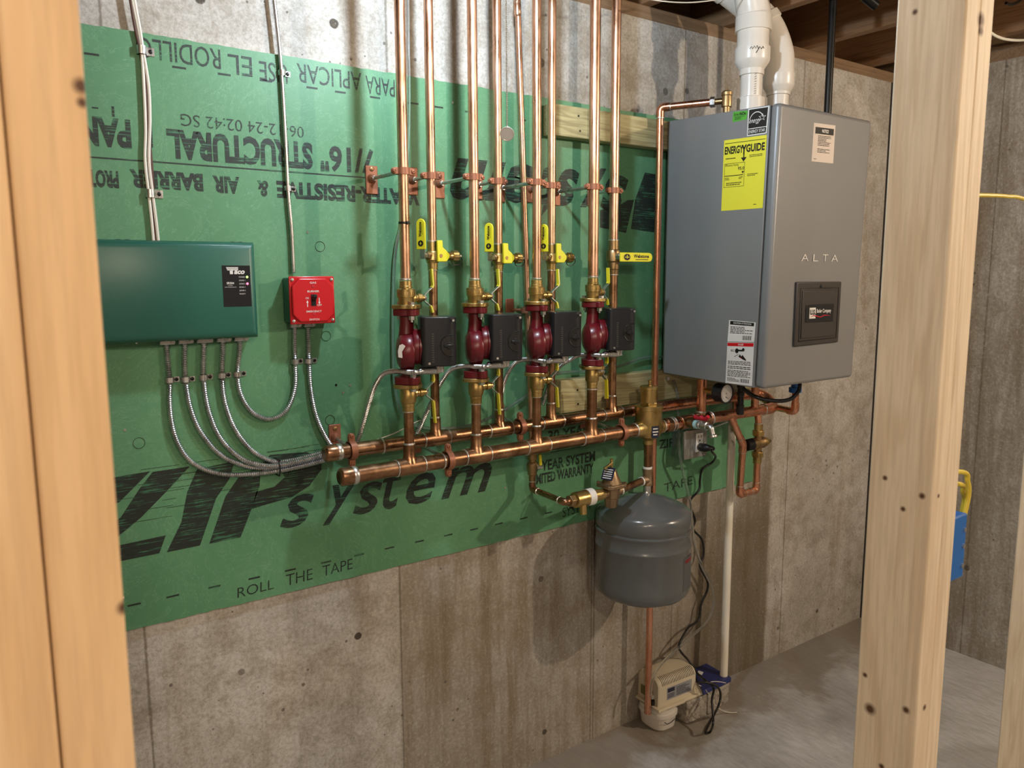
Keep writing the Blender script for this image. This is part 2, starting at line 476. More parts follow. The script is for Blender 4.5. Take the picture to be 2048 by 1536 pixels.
# floor joists, bottoms in view top right
jx = [.52, .915, 1.33, 1.745, 2.11, 2.53, 2.945]
jlab = ['joist nearest the pull-chain lamp', 'joist above the leftmost risers', 'joist above the middle risers', 'joist above the air separator',
        'joist just left of the white vent pipes', 'joist just right of the white vent pipes', 'joist farthest right, beside the corner of the room']
for x, lb in zip(jx, jlab):
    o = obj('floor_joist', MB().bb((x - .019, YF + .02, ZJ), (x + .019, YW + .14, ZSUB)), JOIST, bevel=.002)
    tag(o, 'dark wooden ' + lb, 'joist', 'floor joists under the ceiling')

# ------------------------------------------------------------------ studs of the framed doorway the photo is taken through
SY0, SY1 = .503, .503 + .089
def stud(x, w_, label, m, y0=SY0, y1=SY1):
    o = obj('wall_stud', MB().bb((x, y0, .038), (x + w_, y1, ZJ - .04)), m, bevel=.0025, seg=3)
    return tag(o, label, 'stud', 'studs of the framed doorway')

def kn(px, py, Y=None, X=None, r=.012): return ((at(px, py, Y) if Y else atX(px, py, X)), r)
S_WARM_LIT = wood('spruce_warm_lit', (.86, .62, .37), (.74, .49, .26), 2, 40, [kn(163, 172, SY0, r=.006), kn(165, 205, SY0, r=.004), kn(250, 1215, SY0, r=.006)])  # orange of the warm lamplight on the left studs mixed into the spruce colour
S_PALE = wood('spruce_pale', (.84, .71, .54), (.70, .55, .38), 2, 55,
              [kn(1770, 956, X=1.045, r=.005), kn(1806, 1018, X=1.045, r=.005), kn(1844, 992, X=1.045, r=.006), kn(1740, 1418, X=1.045, r=.011), kn(1812, 1420, X=1.045, r=.007),
               kn(1730, 1350, X=1.045, r=.005), kn(1763, 1533, X=1.045, r=.006), kn(1830, 24, X=1.045, r=.005), kn(1849, 1415, SY0, r=.006), kn(1877, 992, SY0, r=.004),
               kn(1962, 40, SY0, r=.012), kn(1962, 62, SY0, r=.008)])
stud(.0316, .0388, 'nearest stud on the left of the doorway, its narrow edge facing us', S_WARM_LIT)
stud(-.008, .0386, 'stud doubled behind the left doorway stud, at the very left edge', S_WARM_LIT)
stud(1.045, .0352, 'pale spruce stud on the right of the doorway with a broad knotty face', S_PALE)
stud(1.081, .0352, 'second stud nailed against the right doorway stud, only its edge shows', S_PALE)
stud(1.551, .038, 'pale stud standing alone at the lower right edge', S_PALE)
# blue switch box and yellow cables on the far side of the right-hand doorway stud
bx = thing('electrical_box', 'blue plastic electrical box fixed behind the right doorway stud', 'electrical box', (1.15, .56, .95))
z1 = at(1932, 1018, .56).z; z0 = at(1930, 1140, .56).z
xb_ = at(1932, 1080, .548).x
m_ = MB().bb((1.1175, .548, z0), (xb_, .592, z1))
obj('box_body', m_, BLUE, bx, bevel=.003)
for zz in (z1 - .025, (z0 + z1) / 2, z0 + .02): obj('screw', MB().cyl((xb_ - .008, .5485, zz), (xb_ - .008, .546, zz), .0035), ZINC, bx)
for i, (off, hh_) in enumerate(((.006, .074), (.014, .050))):
    yy = .558 + .012 * i
    k_ = [at(*q_, yy) for q_ in (((1929, 1018), (1937, 988), (1935, 962), (1925, 944)), ((1925, 1016), (1929, 1000), (1926, 984), (1917, 968)))[i]]
    k_[0].z = z1 - .01
    pts = catmull(k_ + [Vector((1.1215, yy + .004, k_[3].z + .02)), Vector((1.1215, yy + .006, z1 + .16))])
    o = obj('cable', MB().tube(pts, .0038, 10), CABLE_Y)
    tag(o, 'yellow cable ' + ('bowing widest' if i == 0 else 'hugging the stud') + ' above the blue electrical box', 'cable')
a = at(1958, 392, .548); b = at(2040, 397, .548)
o = obj('cable', MB().tube(catmull([Vector((1.10, .548, a.z - .004)), at(1985, 391, .548), at(2015, 393, .548), at(2048, 398, .548), Vector((1.56, .548, b.z - .02))]), .0030, 10), CABLE_Y)
tag(o, 'yellow cable running level from the right doorway stud to the edge', 'cable')
# ================================================================== LAMPS
CHAIN = mat('nickel_chain', (.80, .80, .78), .3, .4)
LAMP_LABEL = ['white porcelain lampholder over the manifold with bead pull chain and oval fob', 'white lampholder with warm bulb behind the doorway, left one',
              'white lampholder with warm bulb behind the doorway, right one', 'white lampholder with warm bulb far back in the basement']
for i, (x, y, c, s) in enumerate(LAMPS):
    t = thing('pull_chain_lamp', LAMP_LABEL[i], 'lamp', (x, y, LAMP_Z), 'pull-chain lampholders')
    obj('lampholder', MB().lathe((x, y, LAMP_Z), (0, 0, -1), [(0, .055), (.012, .055), (.02, .035), (.045, .024), (.05, .02)]), PVC, t)
    obj('bulb_neck', MB().lathe((x, y, LAMP_Z - .048), (0, 0, -1), [(0, .013), (.012, .014), (.036, .022)]), PVC, t)
    if i == 0:
        f0 = at(1014, 268, y); top = at(1011.5, 0, y)
        tz = LAMP_Z - .04; up = (top - f0).normalized(); topp = Vector((f0.x, y, tz))
        n = int((tz - f0.z - .009) / .0036); pts = []; rs = []
        for k in range(n * 4):
            pts.append(Vector((f0.x, y, f0.z + .009 + (tz - f0.z - .009) * k / (n * 4)))); rs.append((.0004, .0013, .0016, .0013)[k % 4])
        obj('pull_chain', MB().tube(pts, rs, 8), CHAIN, t, ang=80)
        nrm = Vector((.55, .72, .42)).normalized()
        obj('fob', MB().lathe(f0 - nrm * .0012, nrm, [(0, .0112), (.0024, .0112)], 28), mat('frosted_fob', (.72, .74, .80), .4), t)
        u = nrm.orthogonal().normalized(); w_ = nrm.cross(u)
        obj('fob_rim', MB().tube([f0 + (u * math.cos(2 * PI * k / 32) + w_ * math.sin(2 * PI * k / 32)) * .0122 for k in range(33)], .0013, 8), CHAIN, t)

# ================================================================== GREEN SHEATHING PANEL
def panel_mat():
    m = mat('green_coated_sheathing', (.10, .33, .17), .5); v = coord(m); vv = coord(m, (1, 1, .08)); vw = coord(m, (1, 1, 1), (.2, .7, .3))
    big = noise(m, v, 3, 3, .5); f = noise(m, v, 60, 4, .7, .8); fib = noise(m, vv, 230, 2, .6)
    col = ramp(m, big, [(.3, (.085, .245, .12)), (.7, (.130, .33, .175))])
    col = mix(m, ramp(m, f, [(.35, .3), (.62, 0.0)]), col, (.07, .24, .13))
    sc_ = noise(m, vw, 7, 6, .75, 3.0)
    ln = ramp(m, math_(m, 'ABSOLUTE', math_(m, 'SUBTRACT', sc_, .5)), [(.0, .55), (.006, 0.0)])
    col = mix(m, ln, col, (.30, .52, .36))
    L(m, col, bsdf(m).inputs['Base Color']); bump(m, math_(m, 'ADD', f, fib), .12, .0012)
    return m
PANEL = panel_mat()
def ink_mat():
    """black sprayed-stencil ink with the green showing through in level dry streaks"""
    m = mat('stencil_ink', (.012, .018, .016), .55); v = coord(m, (.035, 1, 1)); v2 = coord(m)
    a = noise(m, v, 330, 3, .6, .1); b = noise(m, v2, 24, 4, .7)
    k = math_(m, 'ADD', math_(m, 'MULTIPLY', a, .7), math_(m, 'MULTIPLY', b, .35))
    L(m, mix(m, ramp(m, k, [(.555, 0.0), (.63, .75)]), (.013, .022, .018), (.06, .235, .12)), bsdf(m).inputs['Base Color'])
    return m
INK = ink_mat()
pz0, pz1 = EYE - .740, EYE + .4794; px0, px1 = 2.3274 - 2.4384, 2.3274
pan = thing('sheathing_panel', 'large green structural sheathing panel with black stencilled print, fixed to the concrete wall', 'panel', ((px0 + px1) / 2, YB, pz0))
m_ = MB(); n = 160; rr = random.Random(3); vs = []
top = [(px0 + (px1 - px0) * i / n, pz1 + rr.uniform(-.0012, .0012)) for i in range(n + 1)]
bot = [(px0 + (px1 - px0) * i / n, pz0 + rr.uniform(-.001, .0015)) for i in range(n, -1, -1)]
side = [(px1 + rr.uniform(-.002, .002), pz1 - (pz1 - pz0) * i / 60) for i in range(1, 60)]
m_.prism([(x, YB, z) for x, z in top + side + bot], (0, .0105, 0))
OSB = mat('bare_strand_edge', (.62, .50, .32), .7)
po = obj('board', m_, PANEL, pan, flat=True); po.data.materials.append(OSB)
for p in po.data.polygons[2:]: p.material_index = 1
def B3(px, py): return at(px, py, YB)
def ink(q3, txt, bold=.02, shear=0.0, m=INK, name='stencil_print'):
    """q3: baseline start, baseline end, top above start (picture points on the panel)"""
    a, b, c = [B3(*p) for p in q3]; q = Quad(a, b, b + (c - a), c, .0005)
    mb = MB(); q.text(mb, txt, 0, 0, 1, 1, bold, shear); o = obj(name, mb, m, pan, flat=True); return o
# upside-down lines at the top (they start at the right)
ink([(790, 168), (160, 55), (783, 205)], 'PARA APLICAR USE EL RODILLO', .0) if False else None
def upside(x0, x1, ytop_x, y_up, h, txt, bold, shear=0.0, K=None):
    """upside-down line running from picture column x0 (its right, where it starts) to x1 (left); y_up: row of the baseline (upper edge) at x0"""
    a = B3(x0, y_up); z = a.z; b = Vector((B3(x1, y_up).x, YB, z))
    r = ray(x1, 300); b.x = r.x / r.y * YB
    c = Vector((a.x, YB, z - h)); q = Quad(a, b, b + (c - a), c, .0005); mb = MB(); q.text(mb, txt, 0, 0, 1, 1, bold, shear)
    obj('stencil_print', mb, INK, pan, flat=True)
upside(789, 735, 0, 160, .040, 'PARA', .0); upside(722, 600, 0, 146, .040, 'APLICAR', .0); upside(574, 526, 0, 130, .040, 'USE', .0)
upside(503, 465, 0, 115, .040, 'EL', .0); upside(440, 285, 0, 99, .040, 'RODILLO', .0)
upside(607, 365, 0, 254, .024, '06-12-24 02:42 SG', -.006)
upside(748, 640, 0, 299, .060, '7/16"', .03); upside(624, 335, 0, 285, .060, 'STRUCTURAL', .045); upside(303, 293, 0, 245, .050, '1', .03); upside(260, 96, 0, 240, .056, 'PANEL', .045)
upside(228, 190, 0, 213, .020, '1 -', .0)
upside(838, 550, 0, 380, .038, 'WATER-RESISTIVE', .045); upside(536, 511, 0, 362, .034, '&', .03); upside(478, 422, 0, 354, .036, 'AIR', .045)
upside(405, 256, 0, 348, .036, 'BARRIER', .045); upside(236, 80, 0, 342, .034, 'PROTECTION', .045)
mb = MB(); a = B3(165, 313); b = B3(730, 360); b.z = a.z
Quad(a + Vector((0, 0, -.0015)), b + Vector((0, 0, -.0015)), b + Vector((0, 0, .0015)), a + Vector((0, 0, .0015)), .0004).rect(mb, 0, 0, 1, 1); obj('printed_line', mb, INK, pan, flat=True)
# fastening-guide dashes, two level rows
def dashes(y_of, xs, wpx):
    for x in xs:
        a = B3(x, y_of(x)); mb = MB(); Quad(a, a + Vector((wpx, 0, 0)), a + Vector((wpx, 0, .004)), a + Vector((0, 0, .004)), .0005).rect(mb, 0, 0, 1, 1)
        obj('nailing_mark', mb, INK, pan, flat=True)
dashes(lambda x: 108 + (x - 165) * .152, [168, 345, 436, 520, 613, 670, 740, 818, 868, 930, 985, 1036], .026)
dashes(lambda x: 1214 - (x - 255) * .2225, [255, 333, 417, 497, 570, 642, 708, 770, 830, 888, 940, 990, 1040, 1090, 1138], .026)
# big upright logo, bottom left: slanted Z, I, P blocks
def logo(pts): mb = MB(); mb.add([at(150 + x * .390625, 880 + y * .390625, YB - .0005) for x, y in pts], [tuple(reversed(range(len(pts))))]); obj('stencil_logo', mb, INK, pan, flat=True)
logo([(60, 215), (385, 160), (340, 205), (225, 320), (60, 352)])
logo([(398, 163), (588, 135), (470, 262), (340, 395), (190, 520), (60, 560), (60, 545), (235, 395), (330, 250)])
logo([(60, 575), (465, 488), (432, 580), (60, 655)])
logo([(625, 150), (818, 108), (790, 200), (722, 300), (640, 540), (470, 575), (545, 420), (575, 265)])
logo([(838, 190), (905, 160), (985, 112), (950, 175), (945, 238), (905, 350), (848, 498), (688, 531), (770, 290)])
logo([(1000, 75), (1185, 62), (1255, 85), (1262, 110), (1055, 158), (950, 178), (965, 110)])
logo([(1262, 110), (1262, 150), (1200, 235), (1110, 292), (905, 352), (930, 262), (1020, 240), (1075, 190), (1055, 158)])
def base(x): return B3(x, 1052 - (x - 600) * .187)
def low(txt, x0, x1, z0, z1, **k):
    a = base(x0); b = base(x1); z = a.z; q = Quad(Vector((a.x, YB, z + z0)), Vector((b.x, YB, z + z0)), Vector((b.x, YB, z + z1)), Vector((a.x, YB, z + z1)), .0005)
    mb = MB(); q.text(mb, txt, 0, 0, 1, 1, k.get('bold', .03), .35); obj('stencil_print', mb, INK, pan, flat=True)
low('s', 560, 630, 0, .076, bold=.012); low('y', 645, 714, -.010, .085, bold=.012); low('s', 706, 766, 0, .078, bold=.012); low('t', 766, 806, 0, .112, bold=.012); low('e', 812, 872, 0, .080, bold=.012); low('m', 882, 984, 0, .080, bold=.012)
rs_ = random.Random(11)
for k in range(34):
    x = rs_.uniform(235, 700); y = 960 - (x - 235) * .17 + rs_.uniform(-20, 95) * (1 - (x - 235) / 700); ln = rs_.uniform(.02, .09); a = B3(x, y)
    mb = MB(); Quad(a, a + Vector((ln, 0, 0)), a + Vector((ln, 0, .0009)), a + Vector((0, 0, .0009)), .0007).rect(mb, 0, 0, 1, 1)
    obj('ink_streak', mb, INK, pan, flat=True)
# lettering low right of the manifold
ink([(1062, 972), (1187, 945), (1062, 951)], 'LIMITED WARRANTY', .035); ink([(1068, 946), (1190, 922), (1068, 924)], '0-YEAR SYSTEM', .03)
for y_ in (905, 898, 890):
    mb = MB(); a = B3(1100, y_); b = B3(1172, y_ - 13); mb.tube([a, b], .0009, 6); obj('printed_line', mb, INK, pan)
ink([(1096, 884), (1180, 868), (1096, 862)], '30-YEAR', .03)
ink([(475, 1196), (548, 1177), (475, 1176)], 'ROLL', -.008); ink([(572, 1172), (625, 1158), (572, 1150)], 'THE', -.008); ink([(645, 1153), (705, 1137), (645, 1132)], 'TAPE', -.008)
ink([(1125, 1035), (1180, 1018), (1125, 1016)], 'SYSTEM', -.005); ink([(1328, 985), (1385, 968), (1328, 968)], 'TAPE', -.005)
ink([(1318, 898), (1348, 893), (1318, 880)], 'ZIP', .02)
# the big upside-down logo at the right: "ZIPsystem" turned over, its last letters behind the risers
def up2(txt, x0, x1, zb, zt, bold=.03):
    r0, r1 = ray(x0, 400), ray(x1, 400); xa, xb = r0.x / r0.y * YB, r1.x / r1.y * YB
    q = Quad(Vector((xa, YB, zb)), Vector((xb, YB, zb)), Vector((xb, YB, zt)), Vector((xa, YB, zt)), .0005); mb = MB(); q.text(mb, txt, 0, 0, 1, 1, bold, .35); obj('stencil_print', mb, INK, pan, flat=True)
zb_ = at(960, 320, YB).z; zt_ = at(960, 402, YB).z
up2('m', 1012, 900, zb_, zt_); up2('e', 1078, 1008, zb_, zt_); up2('t', 1112, 1074, zb_, zt_ - .03); up2('s', 1158, 1108, zb_, zt_); up2('y', 1212, 1160, zb_ + .01, zt_); up2('s', 1256, 1200, zb_ - .005, zt_ - .005)
def blk(pts): mb = MB(); mb.add([at(x, y, YB - .0005) for x, y in pts], [tuple(reversed(range(len(pts))))]); obj('stencil_logo', mb, INK, pan, flat=True)
blk([(1290, 345), (1318, 350), (1318, 466), (1262, 458), (1270, 400)]); blk([(1256, 400), (1268, 400), (1252, 466), (1226, 460), (1200, 455), (1200, 420), (1230, 415)])
# screw heads and printed nail circles
for x, y in ((615, 464), (672, 770), (686, 785), (700, 770), (250, 860), (246, 1195), (1010, 975), (905, 205)):
    p = B3(x, y); obj('screw_head', MB().cyl(p, p + Vector((0, -.001, 0)), .0028, 12), ZINC if x != 672 else IRON, pan)
for x, y in ((640, 493), (652, 672), (660, 840), (278, 886)):
    p = B3(x, y) + Vector((0, -.0004, 0)); obj('printed_circle', MB().tube([p + Vector((math.cos(k * PI / 12), 0, math.sin(k * PI / 12))) * .0115 for k in range(25)], .0006, 4), INK, pan)

# ================================================================== TREATED BOARDS
xa = at(1103, 240, YT).x
zt = at(1100, 205, YT).z; zb = at(1110, 270, YT).z
o = obj('backing_board', MB().bb((xa, YT, zb), (2.30, YB, zt)), PT_WOOD, bevel=.003)
tag(o, 'treated wooden board along the top of the green panel behind the right risers', 'board', 'treated backing boards')
xb = at(1122, 800, YT).x; zt2 = at(1116, 762, YT).z; zb2 = at(1120, 828, YT).z
o = obj('backing_board', MB().bb((xb, YT, zb2), (2.30, YB, zt2)), PT_WOOD, bevel=.003)
tag(o, 'treated wooden board below the boiler, behind the air separator', 'board', 'treated backing boards')
for x, y in ((1157, 232), (1160, 262), (1155, 780), (1156, 808)):
    p = at(x, y, YT); obj('screw_head', MB().cyl(p, p + Vector((0, -.001, 0)), .003, 12), IRON, [q for q in C.objects if q.name.startswith('backing_board')][0 if y < 400 else 1])
# ================================================================== PIPEWORK
V = Vector
SX = [.8386, 1.0235, 1.2095, 1.3975]; SY = 1.59; SR = [.0116, .0116, .0112, .0140]
RX = [.9465, 1.1370, 1.3080, 1.5300]; RY = 1.655; RR = [.0108, .0108, .0108, .0130]
ZF = EYE - .4375; ZR = EYE - .3955; MF = .0182; MR = .0170
ORD = ['leftmost', 'second from left', 'third from left', 'rightmost']
def ring(name, c, ax, r, w_, m, parent, t=.0014, n=24):
    ax = V(ax).normalized(); c = V(c)
    return obj(name, MB().lathe(c - ax * w_ / 2, ax, [(0, r), (w_ * .25, r + t), (w_ * .75, r + t), (w_, r)], n), m, parent)
def sleeve(name, c, ax, r, w_, m, parent, n=24):
    ax = V(ax).normalized(); c = V(c)
    return obj(name, MB().lathe(c - ax * w_ / 2, ax, [(0, r * .93), (.0012, r), (w_ - .0012, r), (w_, r * .93)], n), m, parent)

# --- risers above the pumps and returns above the purge valves
sup_top = [EYE - .0075 + d for d in (0, 0, 0, .004)]
for i in range(4):
    t = thing('riser_pipe', ['leftmost copper riser, first of the four standing over the red pumps', 'copper riser rising from the second pump from the left',
                             'copper riser rising from the third pump, close beside the leaning thin pipe', 'thick copper riser rising from the rightmost pump'][i],
              'pipe', (SX[i], SY, sup_top[i]), 'supply risers above the pumps')
    obj('pipe', MB().cyl((SX[i], SY, sup_top[i]), (SX[i], SY, ZSUB), SR[i], 28), COPPER, t)
    ring('solder_joint', (SX[i], SY, sup_top[i] + .001), (0, 0, 1), SR[i] + .0010, .0045, SOLDER, t)
rt = [EYE + .0825, EYE + .0795, EYE + .0825, EYE + .0985]
for i in range(4):
    t = thing('return_riser', ['copper return pipe above the leftmost yellow-handled purge valve', 'copper return pipe above the middle purge valve, just left of the pull chain',
                               'copper return pipe above the third purge valve', 'thick dark copper return pipe above the sideways yellow lever'][i],
              'pipe', (RX[i], RY, rt[i]), 'return risers above the purge valves')
    obj('pipe', MB().cyl((RX[i], RY, rt[i]), (RX[i], RY, ZSUB), RR[i], 28), COPPER if i < 3 else COPPER_OLD if False else COPPER, t)
    ring('solder_joint', (RX[i], RY, rt[i]), (0, 0, 1), RR[i] + .0010, .0045, SOLDER, t)
# clear tube hanging behind the leftmost riser, cable tie on the leftmost riser
tp = catmull([at(815, -40, 1.715), at(816, 60, 1.715), at(818, 190, 1.715), at(816, 300, 1.72), at(806, 430, 1.735), at(793, 490, 1.74), at(787, 560, 1.742), at(786, 700, 1.742), at(792, 790, 1.742), at(812, 838, 1.742),
              at(850, 855, 1.742), at(915, 855, 1.742), at(975, 838, 1.742), at(1040, 800, 1.742), at(1105, 750, 1.742), at(1180, 742, 1.742), at(1235, 733, 1.742), at(1285, 716, 1.742), at(1325, 713, 1.742)], 10)
tag(obj('clear_tube', MB().tube(tp, .0038, 12), GLASS), 'clear vinyl tube looping on the green panel behind the two left pumps', 'tube')
tz = zat(SX[0], SY, 446)
o = thing('cable_tie', 'black cable tie around the leftmost copper riser', 'cable tie', (SX[0], SY, tz))
obj('strap', MB().lathe((SX[0], SY, tz - .0025), (0, 0, 1), [(0, SR[0]), (0, SR[0] + .0016), (.005, SR[0] + .0016), (.005, SR[0])], 28, False), BLACKM, o)
obj('lock', MB().box((SX[0] + .001, SY - SR[0] - .002, tz), (.007, .005, .007)), BLACKM, o, bevel=.001)

# --- standoff hangers
HZ = EYE + .2305
def vhanger(X, Y, Z, r, label):
    t = thing('pipe_hanger', label, 'pipe hanger', (X, Y, Z), 'standoff hangers of the risers')
    pl = obj('wall_plate', MB().bb((X - .0155, YB - .004, Z - .036), (X + .0155, YB, Z + .030)), HANGER, t, bevel=.0015)
    for dz in (.022,): obj('screw', MB().lathe((X, YB - .004, Z + dz), (0, -1, 0), [(0, .005), (.002, .005), (.003, .003)], 14), BRASS_DARK, pl)
    obj('boss', MB().lathe((X, YB - .004, Z), (0, -1, 0), [(0, .0115), (.006, .0095), (.010, .0065)], 18), HANGER, pl)
    obj('rod', MB().cyl((X, YB - .01, Z), (X, Y + r + .003, Z), .0046, 14), ZINC, t)
    obj('locknut', MB().hexa((X, YB - .0145, Z), (X, YB - .019, Z), .0065), ZINC, t)
    cl = obj('clamp', MB().lathe((X, Y, Z - .0075), (0, 0, 1), [(0, r + .0003), (0, r + .0032), (.015, r + .0032), (.015, r + .0003)], 30, False), HANGER, t)
    for s in (-1, 1):
        ex = X + s * (r + .011)
        e = MB()
        e.prism([(X + s * (r + .001), Y - .0042, Z - .0073), (ex, Y - .0042, Z - .0073), (ex + s * .0055, Y - .0042, Z - .004), (ex + s * .0055, Y - .0042, Z + .004), (ex, Y - .0042, Z + .0073), (X + s * (r + .001), Y - .0042, Z + .0073)][::s], (0, .0034, 0))
        obj('ear', e, HANGER, cl, bevel=.0008)
        e = MB(); e.prism([(X + s * (r + .001), Y + .0012, Z - .0073), (ex, Y + .0012, Z - .0073), (ex + s * .0055, Y + .0012, Z - .004), (ex + s * .0055, Y + .0012, Z + .004), (ex, Y + .0012, Z + .0073), (X + s * (r + .001), Y + .0012, Z + .0073)][::s], (0, .0034, 0))
        obj('ear', e, HANGER, cl, bevel=.0008)
        obj('clamp_screw', MB().lathe((ex + s * .0005, Y - .004, Z), (0, -1, 0), [(0, .0044), (.0022, .0044), (.0032, .003), (.0032, .0016), (.0016, .0012)], 14), HANGER, cl)
for i in range(4):
    vhanger(SX[i], SY, HZ, SR[i], 'copper-coloured standoff hanger clamping the %s supply riser' % ('leftmost', 'second', 'third', 'rightmost')[i])
    vhanger(RX[i], RY, HZ + .004, RR[i], 'copper-coloured standoff hanger clamping the return riser ' + ('above the leftmost purge valve', 'above the second purge valve', 'above the third purge valve', 'nearest the boiler')[i])

# --- manifolds
def manifold(name, label, Y, Z, R, x0, x1, tees, tr, ztops, extra_rings, ub):
    t = thing(name, label, 'manifold', (x0, Y, Z))
    obj('pipe', MB().cyl((x0 + .012, Y, Z), (x1, Y, Z), R, 36), COPPER_OLD, t)
    cap = obj('end_cap', MB().lathe((x0, Y, Z), (1, 0, 0), [(0, .003), (.0004, R * .82), (.003, R + .0005), (.006, R + .0022), (.030, R + .0022), (.031, R + .001)], 32), COPPER_OLD, t)
    ring('solder_joint', (x0 + .036, Y, Z), (1, 0, 0), R + .0012, .012, SOLDER, t)
    for k, x in enumerate(tees):
        w_ = .068
        te = obj('tee', MB().lathe((x - w_ / 2, Y, Z), (1, 0, 0), [(0, R), (.0015, R + .0022), (w_ - .0015, R + .0022), (w_, R)], 36), COPPER_OLD, t)
        obj('branch', MB().lathe((x, Y, Z + R * .5), (0, 0, 1), [(0, tr[k] + .008), (R * .6, tr[k] + .0045), (R * .9, tr[k] + .0024), (.042, tr[k] + .0024), (.043, tr[k])], 28), COPPER_OLD, te)
        obj('solder_collar', MB().lathe((x, Y, Z + R * .5 + .042), (0, 0, 1), [(0, tr[k] + .0015), (.002, tr[k] + .0026), (.005, tr[k] + .0010)], 24), SOLDER, te)
        for s in (-1, 1): ring('solder_joint', (x + s * (w_ / 2 + .001), Y, Z), (1, 0, 0), R + .0008, .004, SOLDER, t)
    for x in extra_rings: ring('solder_joint', (x, Y, Z), (1, 0, 0), R + .0008, .004, SOLDER, t)
    return t
xr_end = 2.185
man_f = manifold('supply_manifold', 'front brown copper manifold pipe that carries the four pumps, capped at its left end', SY, ZF, MF, .6635, 1.585, SX, SR, None, [.925], True)
man_r = manifold('return_manifold', 'rear brown copper manifold pipe fed by the four return pipes, capped beside the conduits', RY, ZR, MR, .6560, 1.60, RX, RR, None, [.80], True)
for x, lb in ((1.60, ''),):
    pass
def hhanger(X, Y, Z, r, label):
    t = thing('manifold_hanger', label, 'pipe hanger', (X, Y, Z), 'hangers of the manifolds')
    pl = obj('wall_plate', MB().bb((X - .015, YB - .004, Z - .012), (X + .015, YB, Z + .046)), HANGER, t, bevel=.0015)
    obj('screw', MB().lathe((X, YB - .004, Z + .036), (0, -1, 0), [(0, .005), (.002, .005), (.003, .003)], 14), BRASS_DARK, pl)
    obj('boss', MB().lathe((X, YB - .004, Z + .014), (0, -1, 0), [(0, .0115), (.006, .0095), (.010, .0065)], 18), HANGER, pl)
    obj('rod', MB().cyl((X, YB - .01, Z + .014), (X, Y + r + .001, Z + .004), .0046, 14), ZINC, t)
    cl = obj('clamp', MB().lathe((X - .0075, Y, Z), (1, 0, 0), [(0, r + .0024), (0, r + .0056), (.015, r + .0056), (.015, r + .0024)], 30, False), HANGER, t)
    for s in (-1, 1):
        ez = Z + s * (r + .0165)
        for y_ in (Y - .005, Y + .0015):
            e = MB(); e.prism([(X - .0073, y_, Z + s * (r + .003)), (X - .0073, y_, ez), (X - .004, y_, ez + s * .0055), (X + .004, y_, ez + s * .0055), (X + .0073, y_, ez), (X + .0073, y_, Z + s * (r + .003))][::-s], (0, .0036, 0))
            obj('ear', e, HANGER, cl, bevel=.0008)
        obj('clamp_screw', MB().lathe((X, Y - .005, ez), (0, -1, 0), [(0, .0044), (.0022, .0044), (.0032, .003), (.0032, .0016), (.0016, .0012)], 14), HANGER, cl)
hhanger(at(703, 895, RY).x, RY, ZR, MR, 'copper-coloured hanger holding the rear manifold near its capped left end')
hhanger(at(1040, 853, RY).x, RY, ZR, MR, 'copper-coloured hanger on the rear manifold between the second and third pumps')
hhanger(at(896, 920, SY).x, SY, ZF, MF, 'copper-coloured hanger on the front manifold between the first and second pumps')
hhanger(at(1243, 862, SY).x, SY, ZF, MF, 'copper-coloured hanger on the front manifold just left of the air separator')
hz = zat(1.27, 1.70, 620)
t = thing('pipe_hanger', 'copper-coloured hanger holding the thin leaning pipe behind the third pump', 'pipe hanger', (1.265, 1.7, hz), 'standoff hangers of the risers')
obj('wall_plate', MB().bb((1.225, YB - .004, hz - .03), (1.252, YB, hz + .03)), HANGER, t, bevel=.0015)
obj('clamp', MB().lathe((1.2555, 1.7, hz - .0075), (0, 0, 1), [(0, .0085), (0, .0115), (.015, .0115), (.015, .0085)], 24, False), HANGER, t)
obj('rod', MB().cyl((1.2415, YB - .004, hz), (1.249, 1.711, hz), .004), HANGER, t)

# --- thin leaning cold-feed pipe behind the third riser, its shut-off valve and the run to the backflow preventer
fa, fb = at(1033, -60, 1.70), at(1064.5, 905, 1.70)
t = thing('feed_pipe', 'thin copper pipe leaning slightly behind the third riser, with a coupling near the top', 'pipe', fb)
obj('pipe', MB().cyl(fb, fa, .0080, 20), COPPER, t)
cp = at(1034.5, 18, 1.70); cd = (fa - fb).normalized()
obj('coupling', MB().lathe(cp - cd * .018, cd, [(0, .0080), (.002, .0098), (.008, .0095), (.010, .0102), (.018, .0094), (.026, .0102), (.028, .0095), (.034, .0098), (.036, .008)], 20), COPPER, t)
X1 = fb.x; zE = zat(X1, 1.70, 978)
t = thing('shutoff_valve', 'small dark brass ball valve with yellow handle under the front manifold', 'valve', (X1, 1.70, zE + .03))
zt_, zb_ = zat(X1, 1.70, 905), zat(X1, 1.70, 962)
hh = zt_ - zb_
obj('valve_body', MB().lathe((X1, 1.70, zb_), (0, 0, 1), [(0, .0095), (hh * .2, .0100), (hh * .24, .0130), (hh * .36, .0130), (hh * .42, .0155), (hh * .62, .0155), (hh * .70, .0105), (hh * .76, .0105), (hh * .78, .0135), (hh * .98, .0135), (hh, .010)], 22), BRASS_DARK, t)
ring('solder_joint', (X1, 1.70, zt_ - .006), (0, 0, 1), .0100, .006, SOLDER, t)
zs = zat(X1, 1.70, 934)
obj('stem_nut', MB().hexa((X1 + .011, 1.694, zs), (X1 + .026, 1.688, zs), .0070), ZINC, t)
obj('handle', MB().tube(fillet([(X1 + .021, 1.690, zs), (X1 + .021, 1.690, zs + .015), (X1 + .018, 1.688, zs + .036)], .004), .0045, 10), YELLOW, t)
ye = PXY = None
def solveY(px, py, X): return atX(px, py, X).y
yE = solveY(1130, 990, X1)
path = [V((X1, 1.70, zb_ + .002)), V((X1, 1.70, zE)), V((X1, yE, zE - .004)), V((at(1150, 989, yE).x, yE, zE - .004))]
YP = yE; ZP = zE - .004
